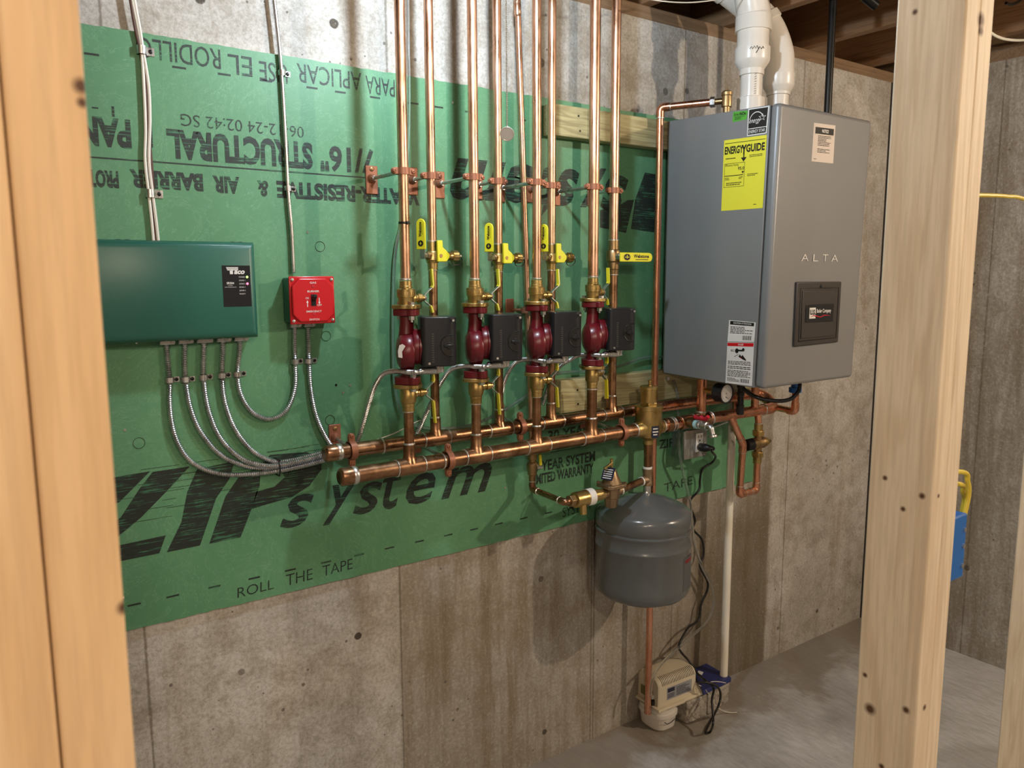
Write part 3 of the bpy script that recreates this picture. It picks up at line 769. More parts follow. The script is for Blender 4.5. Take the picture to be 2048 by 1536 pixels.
t = thing('feed_elbow_pipe', 'thin copper pipe turning forward from the shut-off valve to the backflow preventer', 'pipe', path[1])
obj('pipe', MB().tube(fillet(path, .010), .0080, 18), COPPER_OLD, t)
for p, a in ((V((X1, 1.70, zE + .022)), (0, 0, 1)), (V((X1, 1.70 - .026, zE - .001)), (0, 1, 0)), (V((X1, YP + .024, ZP)), (0, 1, 0)), (V((X1 + .022, YP, ZP)), (1, 0, 0))):
    ring('solder_joint', p, a, .0086, .004, SOLDER, t)
obj('elbow', MB().tube(fillet([V((X1, 1.70, zE + .020)), V((X1, 1.70, zE)), V((X1, 1.70 - .022, zE - .001))], .013), .0097, 18), COPPER_OLD, t)
obj('elbow', MB().tube(fillet([V((X1, YP + .020, ZP)), V((X1, YP, ZP)), V((X1 + .020, YP, ZP))], .013), .0097, 18), COPPER_OLD, t)
# backflow preventer
def PXx(px, py=980): return at(px, py, YP).x
a0 = PXx(1138, 989)
t = thing('backflow_preventer', 'polished brass backflow preventer with white label band and downward vent', 'valve', (a0, YP, ZP))
X = [PXx(x, 985) for x in (1138, 1148, 1150, 1170, 1172, 1184, 1186, 1206)]
obj('inlet_nut', MB().hexa((X[0], YP, ZP), (X[1], YP, ZP), .0165), BRASS_DARK, t, bevel=.001)
obj('valve_body', MB().lathe((X[1], YP, ZP), (1, 0, 0), [(0, .015), (.002, .021), (X[3] - X[1], .0215), (X[4] - X[1], .0225), (X[5] - X[1], .0225), (X[6] - X[1], .018), (X[6] - X[1] + .001, .0155), (X[7] - X[1], .0150)], 28), BRASS, t)
obj('label_band', MB().lathe((X[4], YP, ZP), (1, 0, 0), [(0, .0226), (0, .0231), (X[5] - X[4], .0231), (X[5] - X[4], .0226)], 28, False), PAPER, t)
obj('vent', MB().cyl(((X[3] + X[2]) / 2 + .004, YP - .006, ZP - .012), ((X[3] + X[2]) / 2 + .004, YP - .010, ZP - .040), .0105, 18), BRASS, t)
obj('union_nut', MB().hexa((X[6] + .004, YP, ZP), (X[7] - .004, YP, ZP), .0165), BRASS, t, bevel=.001)
# pressure reducing valve
xc = PXx(1223, 968)
t = thing('pressure_reducing_valve', 'bronze-painted pressure reducing valve with conical bonnet, blue label and raised lever', 'valve', (xc, YP, ZP - .045))
obj('body', MB().lathe((xc, YP, ZP - .042), (0, 0, 1), [(0, .0165), (.004, .0180), (.026, .0205), (.028, .0225), (.060, .0245)], 8), BRONZE, t, bevel=.001)
obj('port', MB().cyl((xc - .040, YP, ZP), (xc + .034, YP, ZP), .0135, 20), BRONZE, t)
fl = obj('flange', MB().prism([(xc + sx * (.034 if ab else .024), YP + sy * (.024 if ab else .034), ZP + .016) for sx, sy, ab in ((1, 1, 0), (-1, 1, 0), (-1, 1, 1), (-1, -1, 1), (-1, -1, 0), (1, -1, 0), (1, -1, 1), (1, 1, 1))], (0, 0, .010)), BRONZE, t, bevel=.0015)
for sx, sy in ((-1, -1), (1, -1), (1, 1), (-1, 1)): obj('bolt', MB().hexa((xc + sx * .026, YP + sy * .026, ZP + .026), (xc + sx * .026, YP + sy * .026, ZP + .030), .0048), BRONZE, fl)
obj('bonnet', MB().lathe((xc, YP, ZP + .026), (0, 0, 1), [(0, .0275), (.004, .0265), (.030, .0150), (.037, .0125), (.040, .0090)], 28), BRONZE, t)
nq = V((-.80, -.30, .52)).normalized(); uq = V((.35, -.93, 0)).normalized(); vq = nq.cross(uq).normalized()
cq = V((xc, YP, ZP + .044)) + nq * .0235
lab = obj('label', MB().prism([cq - uq * .017 - vq * .018, cq + uq * .017 - vq * .018, cq + uq * .017 + vq * .018, cq - uq * .017 + vq * .018], nq * .002), NAVY, t)
mb = MB(); q = Quad(cq - uq * .017 - vq * .018, cq + uq * .017 - vq * .018, cq + uq * .017 + vq * .018, cq - uq * .017 + vq * .018, .0026 if True else 0)
for k in range(5): q.rect(mb, .12, .10 + k * .17, .88, .17 + k * .17)
obj('label_lines', mb, WHITE, lab, flat=True)
obj('lever_post', MB().cyl((xc - .001, YP, ZP + .064), (xc - .001, YP, ZP + .094), .0042, 14), BRASS, t)
obj('lever', MB().box((xc - .016, YP - .004, ZP + .078), (.034, .006, .006), Matrix.Rotation(-.45, 3, 'Y')), BRASS, t, bevel=.001)
# line to the tee below the air separator
AX = 1.6155
t = thing('make_up_pipe', 'short brown copper pipe between the pressure reducing valve and the tank tee', 'pipe', (xc + .04, YP, ZP))
obj('pipe', MB().cyl((xc + .034, YP, ZP), (AX - .02, SY, ZP + .001), .0105, 20), COPPER_OLD, t)
obj('thread_sealant', MB().cyl((xc + .031, YP, ZP), (xc + .037, YP, ZP), .0135, 16), WHITE, t)
obj('thread_sealant', MB().cyl((AX - .026, SY, ZP), (AX - .021, SY, ZP), .0135, 16), WHITE, t)
z_a, z_b, z_c, z_d = zat(AX, SY, 888), zat(AX, SY, 937), zat(AX, SY, 970), zat(AX, SY, 984)
t = thing('tank_drop_pipe', 'short copper pipe and bronze tee between the air separator and the grey tank', 'pipe', (AX - .001, SY, z_d))
obj('pipe', MB().cyl((AX, SY, z_c), (AX, SY, z_a + .004), .0115, 24), COPPER_OLD, t)
tt = obj('tee', MB().lathe((AX, SY, z_c), (0, 0, 1), [(0, .0150), (.008, .0150), (.012, .0135), ((z_b - z_c) - .012, .0135), ((z_b - z_c) - .008, .0150), (z_b - z_c, .0150)], 24), BRONZE, t)
obj('side_port', MB().cyl((AX - .022, SY, ZP + .001), (AX, SY, ZP + .001), .0135, 20), BRONZE, tt)
obj('thread_sealant', MB().cyl((AX, SY, z_b - .001), (AX, SY, z_b + .006), .0135, 18), WHITE, t)
obj('thread_sealant', MB().cyl((AX, SY, z_a), (AX, SY, z_a + .005), .0135, 18), WHITE, t)
obj('nipple', MB().cyl((AX, SY, z_d - .004), (AX, SY, z_c), .0115, 18), ZINC, t)

# --- air separator
zc = [zat(AX, SY, y) for y in (766, 773, 779, 806, 812, 815, 858, 872, 880, 888)]
z0 = zc[-1]
t = thing('air_separator', 'cast brass air separator with tall cylindrical air vent and small blue tag', 'air separator', (AX, SY, z0))
obj('body', MB().lathe((AX, SY, z0), (0, 0, 1), [(0, .0145), (zc[8] - z0, .0150), (zc[8] - z0 + .004, .020), (zc[7] - z0, .0330), (zc[6] - z0, .0385), (zc[5] - z0 - .006, .0385), (zc[5] - z0 - .005, .0405), (zc[4] - z0 + .001, .0405), (zc[4] - z0 + .003, .0385)], 40), BRASS, t)
obj('neck_nut', MB().hexa((AX, SY, zc[4] - .001), (AX, SY, zc[3] + .004), .0265), BRASS, t, bevel=.002)
vt = obj('air_vent', MB().lathe((AX, SY, zc[3]), (0, 0, 1), [(0, .0235), (zc[2] - zc[3], .0240), (zc[2] - zc[3] + .001, .0262), (zc[1] - zc[3], .0262), (zc[1] - zc[3] + .002, .0240)], 36), BRASS, t)
obj('vent_cap', MB().lathe((AX + .002, SY, zc[1]), (0, 0, 1), [(0, .007), (.004, .0065), (.006, .0040), (.013, .0038), (.014, .0055), (.018, .0055)], 16), BRASS, vt)
for s in (-1, 1):
    po = obj('port', MB().lathe((AX + s * .030, SY, ZF), (s, 0, 0), [(0, .027), (.010, .0215), (.022, .0205), (.023, .0180)], 30), BRASS, t)
    ring('solder_joint', (AX + s * .0545, SY, ZF), (1, 0, 0), MF + .0008, .005, SOLDER, po)
tgq = at(1309, 862, SY - .038); 
th0, th1 = -2.12, -1.50
lab = MB(); nseg = 8; vv = []
for k in range(nseg + 1):
    a = th0 + (th1 - th0) * k / nseg
    for zz in (ZF - .022, ZF + .012): vv.append(V((AX + .0392 * math.cos(a), SY + .0392 * math.sin(a), zz)))
lab.add(vv, [(2 * k, 2 * k + 2, 2 * k + 3, 2 * k + 1) for k in range(nseg)])
lo = obj('tag', lab, NAVY, t)
lab = MB()
for zz, a0, a1 in ((ZF + .003, -2.02, -1.62), (ZF - .006, -2.05, -1.58), (ZF - .014, -2.0, -1.66)):
    p = [V((AX + .0396 * math.cos(a0 + (a1 - a0) * k / 4), SY + .0396 * math.sin(a0 + (a1 - a0) * k / 4), 0)) for k in range(5)]
    lab.add([x + V((0, 0, zz + d)) for x in p for d in (0, .0035)], [(2 * k, 2 * k + 2, 2 * k + 3, 2 * k + 1) for k in range(4)])
obj('tag_print', lab, PVC, lo, flat=True)

# --- run from the air separator to the U-bend below the boiler
xa_, xe = AX + .055, 2.175
t = thing('boiler_supply_pipe', 'thick copper pipe from the air separator along under the boiler, joined by a U-bend', 'pipe', (xa_, SY, ZF))
ze_r = ZR; xs_ = 1.60
ub = fillet([V((xs_, RY, ZR)), V((xe + .05, RY, ZR)), V((xe + .05, RY, ZR)) + V((0, -.0001, 0)), V((xe + .05, SY, ZF)), V((xa_, SY, ZF))], .03, 8)
rad = .034; mid = V((xe, (SY + RY) / 2, (ZF + ZR) / 2)); hv = V((0, RY - SY, ZR - ZF)) / 2
bend = [mid + hv * math.cos(a) + V((1, 0, 0)) * hv.length * math.sin(a) for a in [PI * k / 14 for k in range(15)]]
obj('pipe', MB().tube([V((xs_, RY, ZR)), V((xe, RY, ZR))] + bend[1:-1] + [V((xe, SY, ZF)), V((xa_, SY, ZF))], MR, 30), COPPER_NEW, t)
obj('u_bend', MB().tube([V((xe - .03, RY, ZR)), V((xe, RY, ZR))] + bend[1:-1] + [V((xe, SY, ZF)), V((xe - .03, SY, ZF))], MR + .0020, 30), COPPER_NEW, t)
for p in ((xe - .032, SY, ZF), (xe - .032, RY, ZR), (1.66, RY, ZR)): ring('solder_joint', p, (1, 0, 0), MR + .0008, .005, SOLDER, t)
DX = at(1370, 848, SY).x; UX = at(1403, 800, SY).x
for x, w_ in ((AX + .072, .020), ((DX + UX) / 2 - .006, .125)):
    sleeve('tee', (x + .008, SY, ZF), (1, 0, 0), MF + .0026, w_, COPPER_OLD, t)
for x in (AX + .092, DX - .052, DX + .032, UX + .04): ring('solder_joint', (x, SY, ZF), (1, 0, 0), MF + .0026, .004, SOLDER, t)
zbo = EYE - .302
t2 = thing('boiler_outlet_pipe', 'bright copper pipe dropping from the boiler into the front line, left of the gauge', 'pipe', (UX, SY, ZF))
obj('pipe', MB().cyl((UX, SY, ZF + .01), (UX, SY, zbo + .02), .0142, 26), COPPER_NEW, t2)
ring('solder_joint', (UX, SY, ZF + .024), (0, 0, 1), .0150, .006, SOLDER, t2)
x2 = at(1510, 797, SY).x
t2 = thing('boiler_inlet_pipe', 'bright copper pipe rising from the thick line to the boiler, right of the black trap', 'pipe', (x2, SY, ZF))
obj('pipe', MB().cyl((x2, SY, ZF + .01), (x2, SY, zbo + .02), .0125, 24), COPPER_NEW, t2)
# far-right pipe with blue fitting
rp = at(1548, 814, 1.60); ye2 = solveY(1590, 822, rp.x); 
t2 = thing('boiler_return_pipe', 'copper pipe bending up into the right underside of the boiler below a blue fitting', 'pipe', rp)
obj('pipe', MB().tube(fillet([V((rp.x, 1.604, rp.z)), V((rp.x, ye2, rp.z - .004)), V((rp.x - .004, ye2, zbo + .015))], .018), .0112, 22), COPPER_NEW, t2)
obj('elbow', MB().tube(fillet([V((rp.x, ye2 + .026, rp.z - .004)), V((rp.x, ye2, rp.z - .004)), V((rp.x, ye2, rp.z + .024))], .018), .0130, 22), COPPER_NEW, t2)
obj('blue_fitting', MB().lathe((rp.x - .004, ye2, rp.z + .058), (0, 0, 1), [(0, .014), (.002, .020), (.018, .020), (.020, .013), (.03, .013)], 12), BLUE, t2)
hp = [at(1486, 776, 1.47), at(1500, 788, 1.46), at(1525, 798, 1.45), at(1560, 802, 1.44), at(1583, 797, 1.44), at(1597, 782, 1.45), at(1600, 768, 1.46)]
hp[0].z = max(hp[0].z, 0); hp = resample(catmull(hp, 12), .0022)
tag(obj('corrugated_hose', MB().tube(hp, [.0062 if k % 2 else .0048 for k in range(len(hp))], 12), BLACK), 'black corrugated hose sagging under the boiler toward the blue fitting', 'hose')
# drain cock
dx, dz = DX, ZF
yq = [solveY(x, 850, dx) for x in (1372, 1381, 1390, 1396, 1400, 1412, 1420)]
t2 = thing('drain_valve', 'chrome drain cock with red T-handle left of the power outlet', 'valve', (dx, yq[3], dz))
obj('bushing', MB().cyl((dx, yq[0] + .004, dz), (dx, yq[2], dz), .0148, 24), BRASS_DARK, t2)
obj('thread_tape', MB().lathe((dx, yq[2], dz), (0, -1, 0), [(0, .0125), (.002, .0135), (yq[2] - yq[3], .0125)], 20), mat('thread_tape', (.50, .78, .78), .5), t2)
obj('body', MB().lathe((dx, yq[3], dz), (0, -1, 0), [(0, .0095), (.006, .0115), (.008, .0115), (.010, .0095), (yq[3] - yq[5] - .01, .0095), (yq[3] - yq[5] - .008, .0125), (yq[3] - yq[5] + .004, .0125), (yq[3] - yq[5] + .006, .009)], 22), ZINC, t2)
ye3 = yq[5] - .006
obj('spout', MB().tube(fillet([V((dx, ye3 + .01, dz)), V((dx, ye3 - .012, dz)), V((dx, ye3 - .022, dz - .028))], .012), [.0095] * 8 + [.0085] * 2, 18), ZINC, t2)
obj('spout_collar', MB().lathe((dx, ye3 - .019, dz - .020), V((0, -.3, -1)), [(0, .009), (.003, .0135), (.008, .0135), (.010, .011)], 20), ZINC, t2)
hd = obj('stem', MB().cyl((dx, yq[4] - .004, dz + .008), (dx, yq[4] - .004, dz + .022), .0055, 14), ZINC, t2)
hm = MB(); cy = yq[4] - .004
hm.tube([(dx, cy + .026, dz + .024), (dx, cy + .020, dz + .020), (dx, cy + .008, dz + .020), (dx, cy, dz + .022), (dx, cy - .008, dz + .020), (dx, cy - .018, dz + .022), (dx, cy - .026, dz + .030)], [.0062, .0072, .006, .0085, .006, .0068, .006], 12)
obj('handle', hm, REDV, t2)
# gauge
gc = atX(1452, 787, UX); gb = atX(1430, 790, UX)
t2 = thing('pressure_gauge', 'round black-cased temperature and pressure gauge with white dial under the boiler', 'gauge', gc)
obj('case', MB().lathe((UX, gc.y + .034, gc.z), (0, -1, 0), [(0, .024), (.003, .0285), (.030, .0285), (.034, .0300), (.038, .0300), (.038, .0265), (.035, .0262)], 36), BLACK, t2)
q = Quad(V((UX - .026, gc.y - .0012, gc.z - .026)), V((UX + .026, gc.y - .0012, gc.z - .026)), V((UX + .026, gc.y - .0012, gc.z + .026)), V((UX - .026, gc.y - .0012, gc.z + .026)), 0.0)
mb = MB(); q.disc(mb, .5, .5, .5, .5, 36, .0); dl = obj('dial', mb, PAPER, t2, flat=True)
mb = MB()
for k in range(21):
    a = math.radians(225 - k * 13.5); w_ = .38 if k % 5 else .33
    c_, s_ = math.cos(a), math.sin(a); p = V((-s_, c_)) * .006
    q.poly(mb, [(.5 + c_ * .45 + p.x, .5 + s_ * .45 + p.y), (.5 + c_ * w_ + p.x, .5 + s_ * w_ + p.y), (.5 + c_ * w_ - p.x, .5 + s_ * w_ - p.y), (.5 + c_ * .45 - p.x, .5 + s_ * .45 - p.y)], .0004)
q.poly(mb, [(.53, .47), (.22, .77), (.47, .53)], .0006); q.poly(mb, [(.42, .30), (.80, .12), (.46, .33)], .0006); q.disc(mb, .5, .5, .035, .035, 12, .0007); q.disc(mb, .46, .3, .03, .03, 12, .0007)
obj('dial_marks', mb, BLACK_TEXT, dl, flat=True)
obj('stem', MB().lathe((UX, gc.y + .034, gc.z), (0, 1, 0), [(0, .008), (.006, .008), (.007, .0115), (.016, .0115), (.017, .0085), (SY - gc.y - .034 - .013, .0085)], 6), BRASS, t2)
# black drain trap
bx_ = at(1481, 800, 1.545)
zt_, zb_ = zat(bx_.x, 1.545, 766), zat(bx_.x, 1.545, 829)
t2 = thing('condensate_trap', 'black plastic trap tube hanging in front of the thick pipe, right of the gauge', 'trap', (bx_.x, 1.545, zb_))
hh = zt_ - zb_
obj('tube', MB().lathe((bx_.x, 1.545, zb_), (0, 0, 1), [(0, .0100), (.003, .0118), (hh * .30, .0118), (hh * .31, .0100), (hh * .34, .0100), (hh * .58, .0095), (hh * .6, .0112), (hh * .7, .0118), (hh * .71, .0095), (hh * .85, .0100), (hh * .86, .0125), (hh + .02, .0125)], 24), BLACK, t2)
# bypass loop with relief / mixing valve
LY = 1.585; P = lambda x, y: at(x, y, LY)
t2 = thing('fill_loop_pipe', 'copper loop slanting down from the thick line and turning back up at the right', 'pipe', P(1475, 990))
lx = P(1514, 930).x; lz = P(1490, 986).z
pth = [P(1459, 828), P(1486, 889), V((P(1479, 985).x, LY, lz)), V((lx, LY, lz)), V((lx, LY, zat(lx, LY, 905)))]
obj('pipe', MB().tube(fillet(pth, .014), .0112, 22), COPPER_NEW, t2)
for a_, b_, c_ in ((0, 1, 2), (1, 2, 3), (2, 3, 4)):
    A, B, D = pth[a_], pth[b_], pth[c_]
    obj('elbow', MB().tube(fillet([B + (A - B).normalized() * .026, B, B + (D - B).normalized() * .026], .014), .0130, 22), COPPER_NEW, t2)
    for E_ in (A, D):
        d_ = (E_ - B).normalized(); ring('solder_joint', B + d_ * .027, d_, .0116, .0028, SOLDER, t2)
zc_ = zat(lx, LY, 886)
t2 = thing('bypass_valve', 'dull brass valve with ribbed black sleeve at left and tapered brass nose at right', 'valve', (lx, LY, zc_))
bdx = at(1503, 888, LY).x
obj('body', MB().lathe((bdx, LY, zc_), (1, 0, 0), [(0, .0170), (.004, .0195), (.030, .0190), (.046, .0175), (.050, .0190), (.058, .0190), (.060, .0165), (.064, .0150)], 28), BRASS_DARK, t2)
obj('nose', MB().lathe((bdx + .062, LY, zc_), (1, 0, 0), [(0, .0155), (.006, .0160), (.018, .0120), (.030, .0085), (.034, .0040)], 24), BRASS, t2)
kx = at(1492, 891, LY).x; nn = 22; pr = []
for k in range(nn + 1): pr.append(((bdx + .004 - kx) * k / nn, .0190 if k % 2 else .0172))
obj('knob', MB().lathe((kx, LY, zc_), (1, 0, 0), pr, 26), BLACK, t2)
zu = [zat(lx, LY, y) for y in (845, 860, 862, 871, 874)]
obj('upper_union', MB().lathe((lx, LY, zc_ + .012), (0, 0, 1), [(0, .013), (zu[3] - zc_ - .012, .0130)], 20), BRASS_DARK, t2)
obj('union_nut', MB().hexa((lx, LY, zu[3]), (lx, LY, zu[2] + .002), .0205), BRASS, t2, bevel=.001)
obj('adapter', MB().cyl((lx, LY, zu[2]), (lx, LY, zu[0] - .004), .0140, 20), BRASS, t2)
zl = [zat(lx, LY, y) for y in (899, 903, 913, 915, 926)]
obj('lower_union', MB().cyl((lx, LY, zc_ - .01), (lx, LY, zl[1]), .0125, 20), BRASS_DARK, t2)
obj('union_nut', MB().hexa((lx, LY, zl[1]), (lx, LY, zl[2]), .0200), BRASS, t2, bevel=.001)
obj('adapter', MB().cyl((lx, LY, zl[2]), (lx, LY, zl[4]), .0140, 20), BRASS, t2)
t2 = thing('valve_riser_pipe', 'short copper pipe joining the dull brass valve up to the thick line', 'pipe', (lx, LY, zu[0]))
obj('pipe', MB().cyl((lx, LY, zu[0] - .006), (lx, SY, ZF - .01), .0112, 22), COPPER_NEW, t2)
ring('solder_joint', (lx, LY, zu[0] - .003), (0, 0, 1), .0115, .006, SOLDER, t2)
t2 = MB().cyl((P(1505, 880).x, 1.66, zat(P(1505, 880).x, 1.66, 862)), (P(1505, 880).x, 1.66, ZR - .005), .0085, 16)
tag(obj('thin_drop_pipe', t2, COPPER_NEW), 'thin copper stub dropping behind the dull brass valve', 'pipe')

# --- relief discharge pipe from the top of the boiler to the floor
rxx = 1.737; ry = 1.687
pzt = at(1325, 216, ry).z
pth = [V((rxx, ry, at(1295, 1427, ry).z)), V((rxx, ry, pzt)), V((1.812, 1.56, pzt + .002))]
t = thing('relief_discharge_pipe', 'long bare copper pipe from the boiler top down beside its left side to the floor', 'pipe', pth[0])
obj('pipe', MB().tube(fillet(pth, .016), .0104, 24), COPPER_NEW, t)
d2 = (pth[2] - pth[1]).normalized()
obj('elbow', MB().tube(fillet([pth[1] - V((0, 0, .028)), pth[1], pth[1] + d2 * .028], .016), .0122, 24), COPPER_NEW, t)
ring('solder_joint', pth[1] - V((0, 0, .03)), (0, 0, 1), .0110, .005, SOLDER, t); ring('solder_joint', pth[1] + d2 * .03, d2, .0110, .004, SOLDER, t)
e0 = pth[2]
t = thing('relief_valve', 'small brass relief valve standing on the boiler top at its left edge', 'valve', e0 + d2 * .03 - V((0, 0, .03)))
obj('union', MB().hexa(e0 - d2 * .004, e0 + d2 * .010, .0150), ZINC, t, bevel=.001)
obj('inlet', MB().cyl(e0 + d2 * .008, e0 + d2 * .034, .0085, 16), BRASS_DARK, t)
cc = e0 + d2 * .042
obj('body', MB().lathe(cc - V((0, 0, .04)), (0, 0, 1), [(0, .010), (.022, .010), (.023, .0145), (.034, .0150), (.052, .0140), (.054, .0155), (.062, .0155), (.066, .0110), (.068, .004), (.074, .003)], 22), BRASS_DARK, t)
# ================================================================== PUMPS AND THEIR FLANGED VALVES
Z1 = dict(hub0=-.0100, body0=-.0279, br0=-.0627, rd0=-.0723, rd1=-.0875, c=-.155, rl0=-.2257, rl1=-.2430, br1=-.2523, vb1=-.2871, hb1=-.3069)
def flange_poly(c, z, r, ear, n=10):
    """two-eared flange outline, ears toward the viewer (-y) and the wall (+y)"""
    pts = []
    for s in (-1, 1):
        for k in range(n + 1):   # round side
            a = -.62 + 1.24 * k / n
            pts.append(V((c[0] + s * -1 * -1 * r * math.cos(a), c[1] + s * r * math.sin(a), z)) if s == 1 else V((c[0] - r * math.cos(a), c[1] - r * math.sin(a), z)))
        e = V((c[0], c[1] + s * ear, z))
        for k in range(n + 1):
            a = (-.0 + PI * k / n) if s == 1 else (PI + PI * k / n)
            pts.append(e + V((math.cos(a), math.sin(a), 0)) * .0115)
    return pts
def flange(c, z0, z1, r=.0345, ear=.0285):
    pts = []
    R_ = r
    N_ = 56
    for k in range(N_):
        a = 2 * PI * k / N_; d = V((math.cos(a), math.sin(a), 0))
        # radius function: disc with bulged ears
        best = R_ * .93 if abs(math.sin(a)) < .82 else 0
        base_ = R_ * (1 - .10 * abs(math.sin(2 * a)))
        # ear circle centre at (0,+-ear) radius .0125
        s = 1 if d.y > 0 else -1
        b = d.y * s * ear; disc = b * b - (ear * ear - .0125 ** 2)
        er = b + math.sqrt(disc) if disc > 0 else 0
        pts.append(V((c[0], c[1], z0)) + d * max(base_, er))
    return MB().prism(pts, (0, 0, z1 - z0))
AXR = math.radians(-24)
def make_pump():
    t = thing('circulator_pump', '', 'pump', (0, 0, 0), 'circulator pumps on the manifold')
    z = {k: v + .155 for k, v in Z1.items()}
    obj('upper_flange', flange((0, 0), z['rd1'], z['rd0'], .0325, .0270), MAROON, t, bevel=.0018)
    obj('lower_flange', flange((0, 0), z['rl1'], z['rl0'], .0325, .0270), MAROON, t, bevel=.0018)
    ax = V((math.cos(AXR), math.sin(AXR), 0)); pr = ax.cross(V((0, 0, 1)))
    b = MB()
    b.tube([(0, 0, z['rd1'] + .004), (0, 0, .050), (-.001, 0, .030), (-.004, 0, .005), (-.005, 0, -.020), (-.003, 0, -.040), (0, 0, -.052), (0, 0, z['rl0'] - .004)],
           [.0165, .0160, .0170, .0185, .019, .0175, .0150, .0155], 24)
    obj('neck', b, MAROON, t)
    # volute: a thick disc whose axis is the motor axis
    obj('volute', MB().lathe(V((0, 0, -.014)) - ax * .026, ax, [(0, .012), (.003, .028), (.010, .0395), (.022, .0445), (.036, .0435), (.040, .0410), (.041, .036)], 40), MAROON, t)
    obj('motor_housing', MB().lathe(V((0, 0, -.004)) + ax * .012, ax, [(0, .0400), (.004, .0415), (.012, .0415), (.013, .0395), (.014, .0415), (.022, .0415)], 36), MAROON, t)
    # black terminal box: rounded D-section, axis along ax
    def bx(a, p, zz): return ax * a + pr * p + V((0, 0, zz + .0015))
    prof = []
    a0, a1, ph, rc = .028, .110, .046, .024
    for (ca, cp, s0) in ((a1 - rc, ph - rc, 0), (a0 + rc * .5, ph - rc * .5, 1), (a0 + rc * .5, -ph + rc * .5, 2), (a1 - rc, -ph + rc, 3)):
        r_ = rc if s0 in (0, 3) else rc * .5
        for k in range(7):
            a = (PI / 2) * (s0 + k / 6)
            prof.append((ca + r_ * math.cos(a), cp + r_ * math.sin(a)))
    zt_, zb_ = .0640, -.0475
    kb = obj('terminal_box', MB().prism([bx(a, p, zb_) for a, p in prof], V((0, 0, zt_ - zb_))), BLACK, t, bevel=.003, seg=3)
    f = -ph if pr.y > 0 else ph     # side facing the room
    fr = lambda a, zz, o=0.0: ax * a + pr * (f + (o if f > 0 else -o)) + V((0, 0, zz + .0015))
    # recessed half-round speed selector with its knob
    arc = [fr(.101, .0 + .023, .0004)] + [fr(.094 - .022 * math.cos(k * PI / 12 - PI / 2), .0235 * math.sin(PI / 2 - k * PI / 12), .0004) for k in range(13)] + [fr(.101, -.023, .0004)]
    kr = MB().tube(arc, .0013, 8); obj('selector_rim', kr, BLACKM, kb)
    pts_ = [fr(.094 - .021 * math.cos(k * PI / 12 - PI / 2), .0225 * math.sin(PI / 2 - k * PI / 12), .0003) for k in range(13)]
    nrm = (pr * (1 if f > 0 else -1))
    obj('selector_recess', MB().prism(pts_ if f > 0 else pts_[::-1], nrm * .0006), BLACKM, kb)
    kn_ = MB().cyl(fr(.091, 0, 0), fr(.091, 0, .006), .0075, 18); kn_.box(fr(.089, 0, .007), (.020, .004, .005), Matrix.Rotation(AXR, 3, 'Z'))
    obj('selector_knob', kn_, BLACK, kb, bevel=.0006)
    mb = MB(); q = Quad(fr(.052, -.038, .0003), fr(.057, -.038, .0003), fr(.057, .030, .0003), fr(.052, .030, .0003), .0003)
    for k in range(13): q.rect(mb, 0, k / 13, 1, k / 13 + .045)
    obj('moulded_marks', mb, GREY_DARK, kb, flat=True)
    for a, zz in ((.101, .056), (.046, -.040)): obj('cover_screw', MB().cyl(fr(a, zz, -.0015), fr(a, zz, .0015), .0028, 12), ZINC, kb)
    obj('conduit_hub', MB().cyl(bx(.072, .004 if f > 0 else -.004, zb_), bx(.072, .004 if f > 0 else -.004, zb_ - .017), .0115, 20), ZINC, kb)
    for zz, d in ((z['rd1'], -1), (z['rl0'], 1)):
        for s in (-1, 1):
            obj('flange_bolt', MB().hexa((0, s * .027, zz), (0, s * .027, zz + d * .009), .0075).cyl((0, s * .027, zz), (0, s * .027, zz + d * .014), .0040, 10), ZINC, t)
    return t
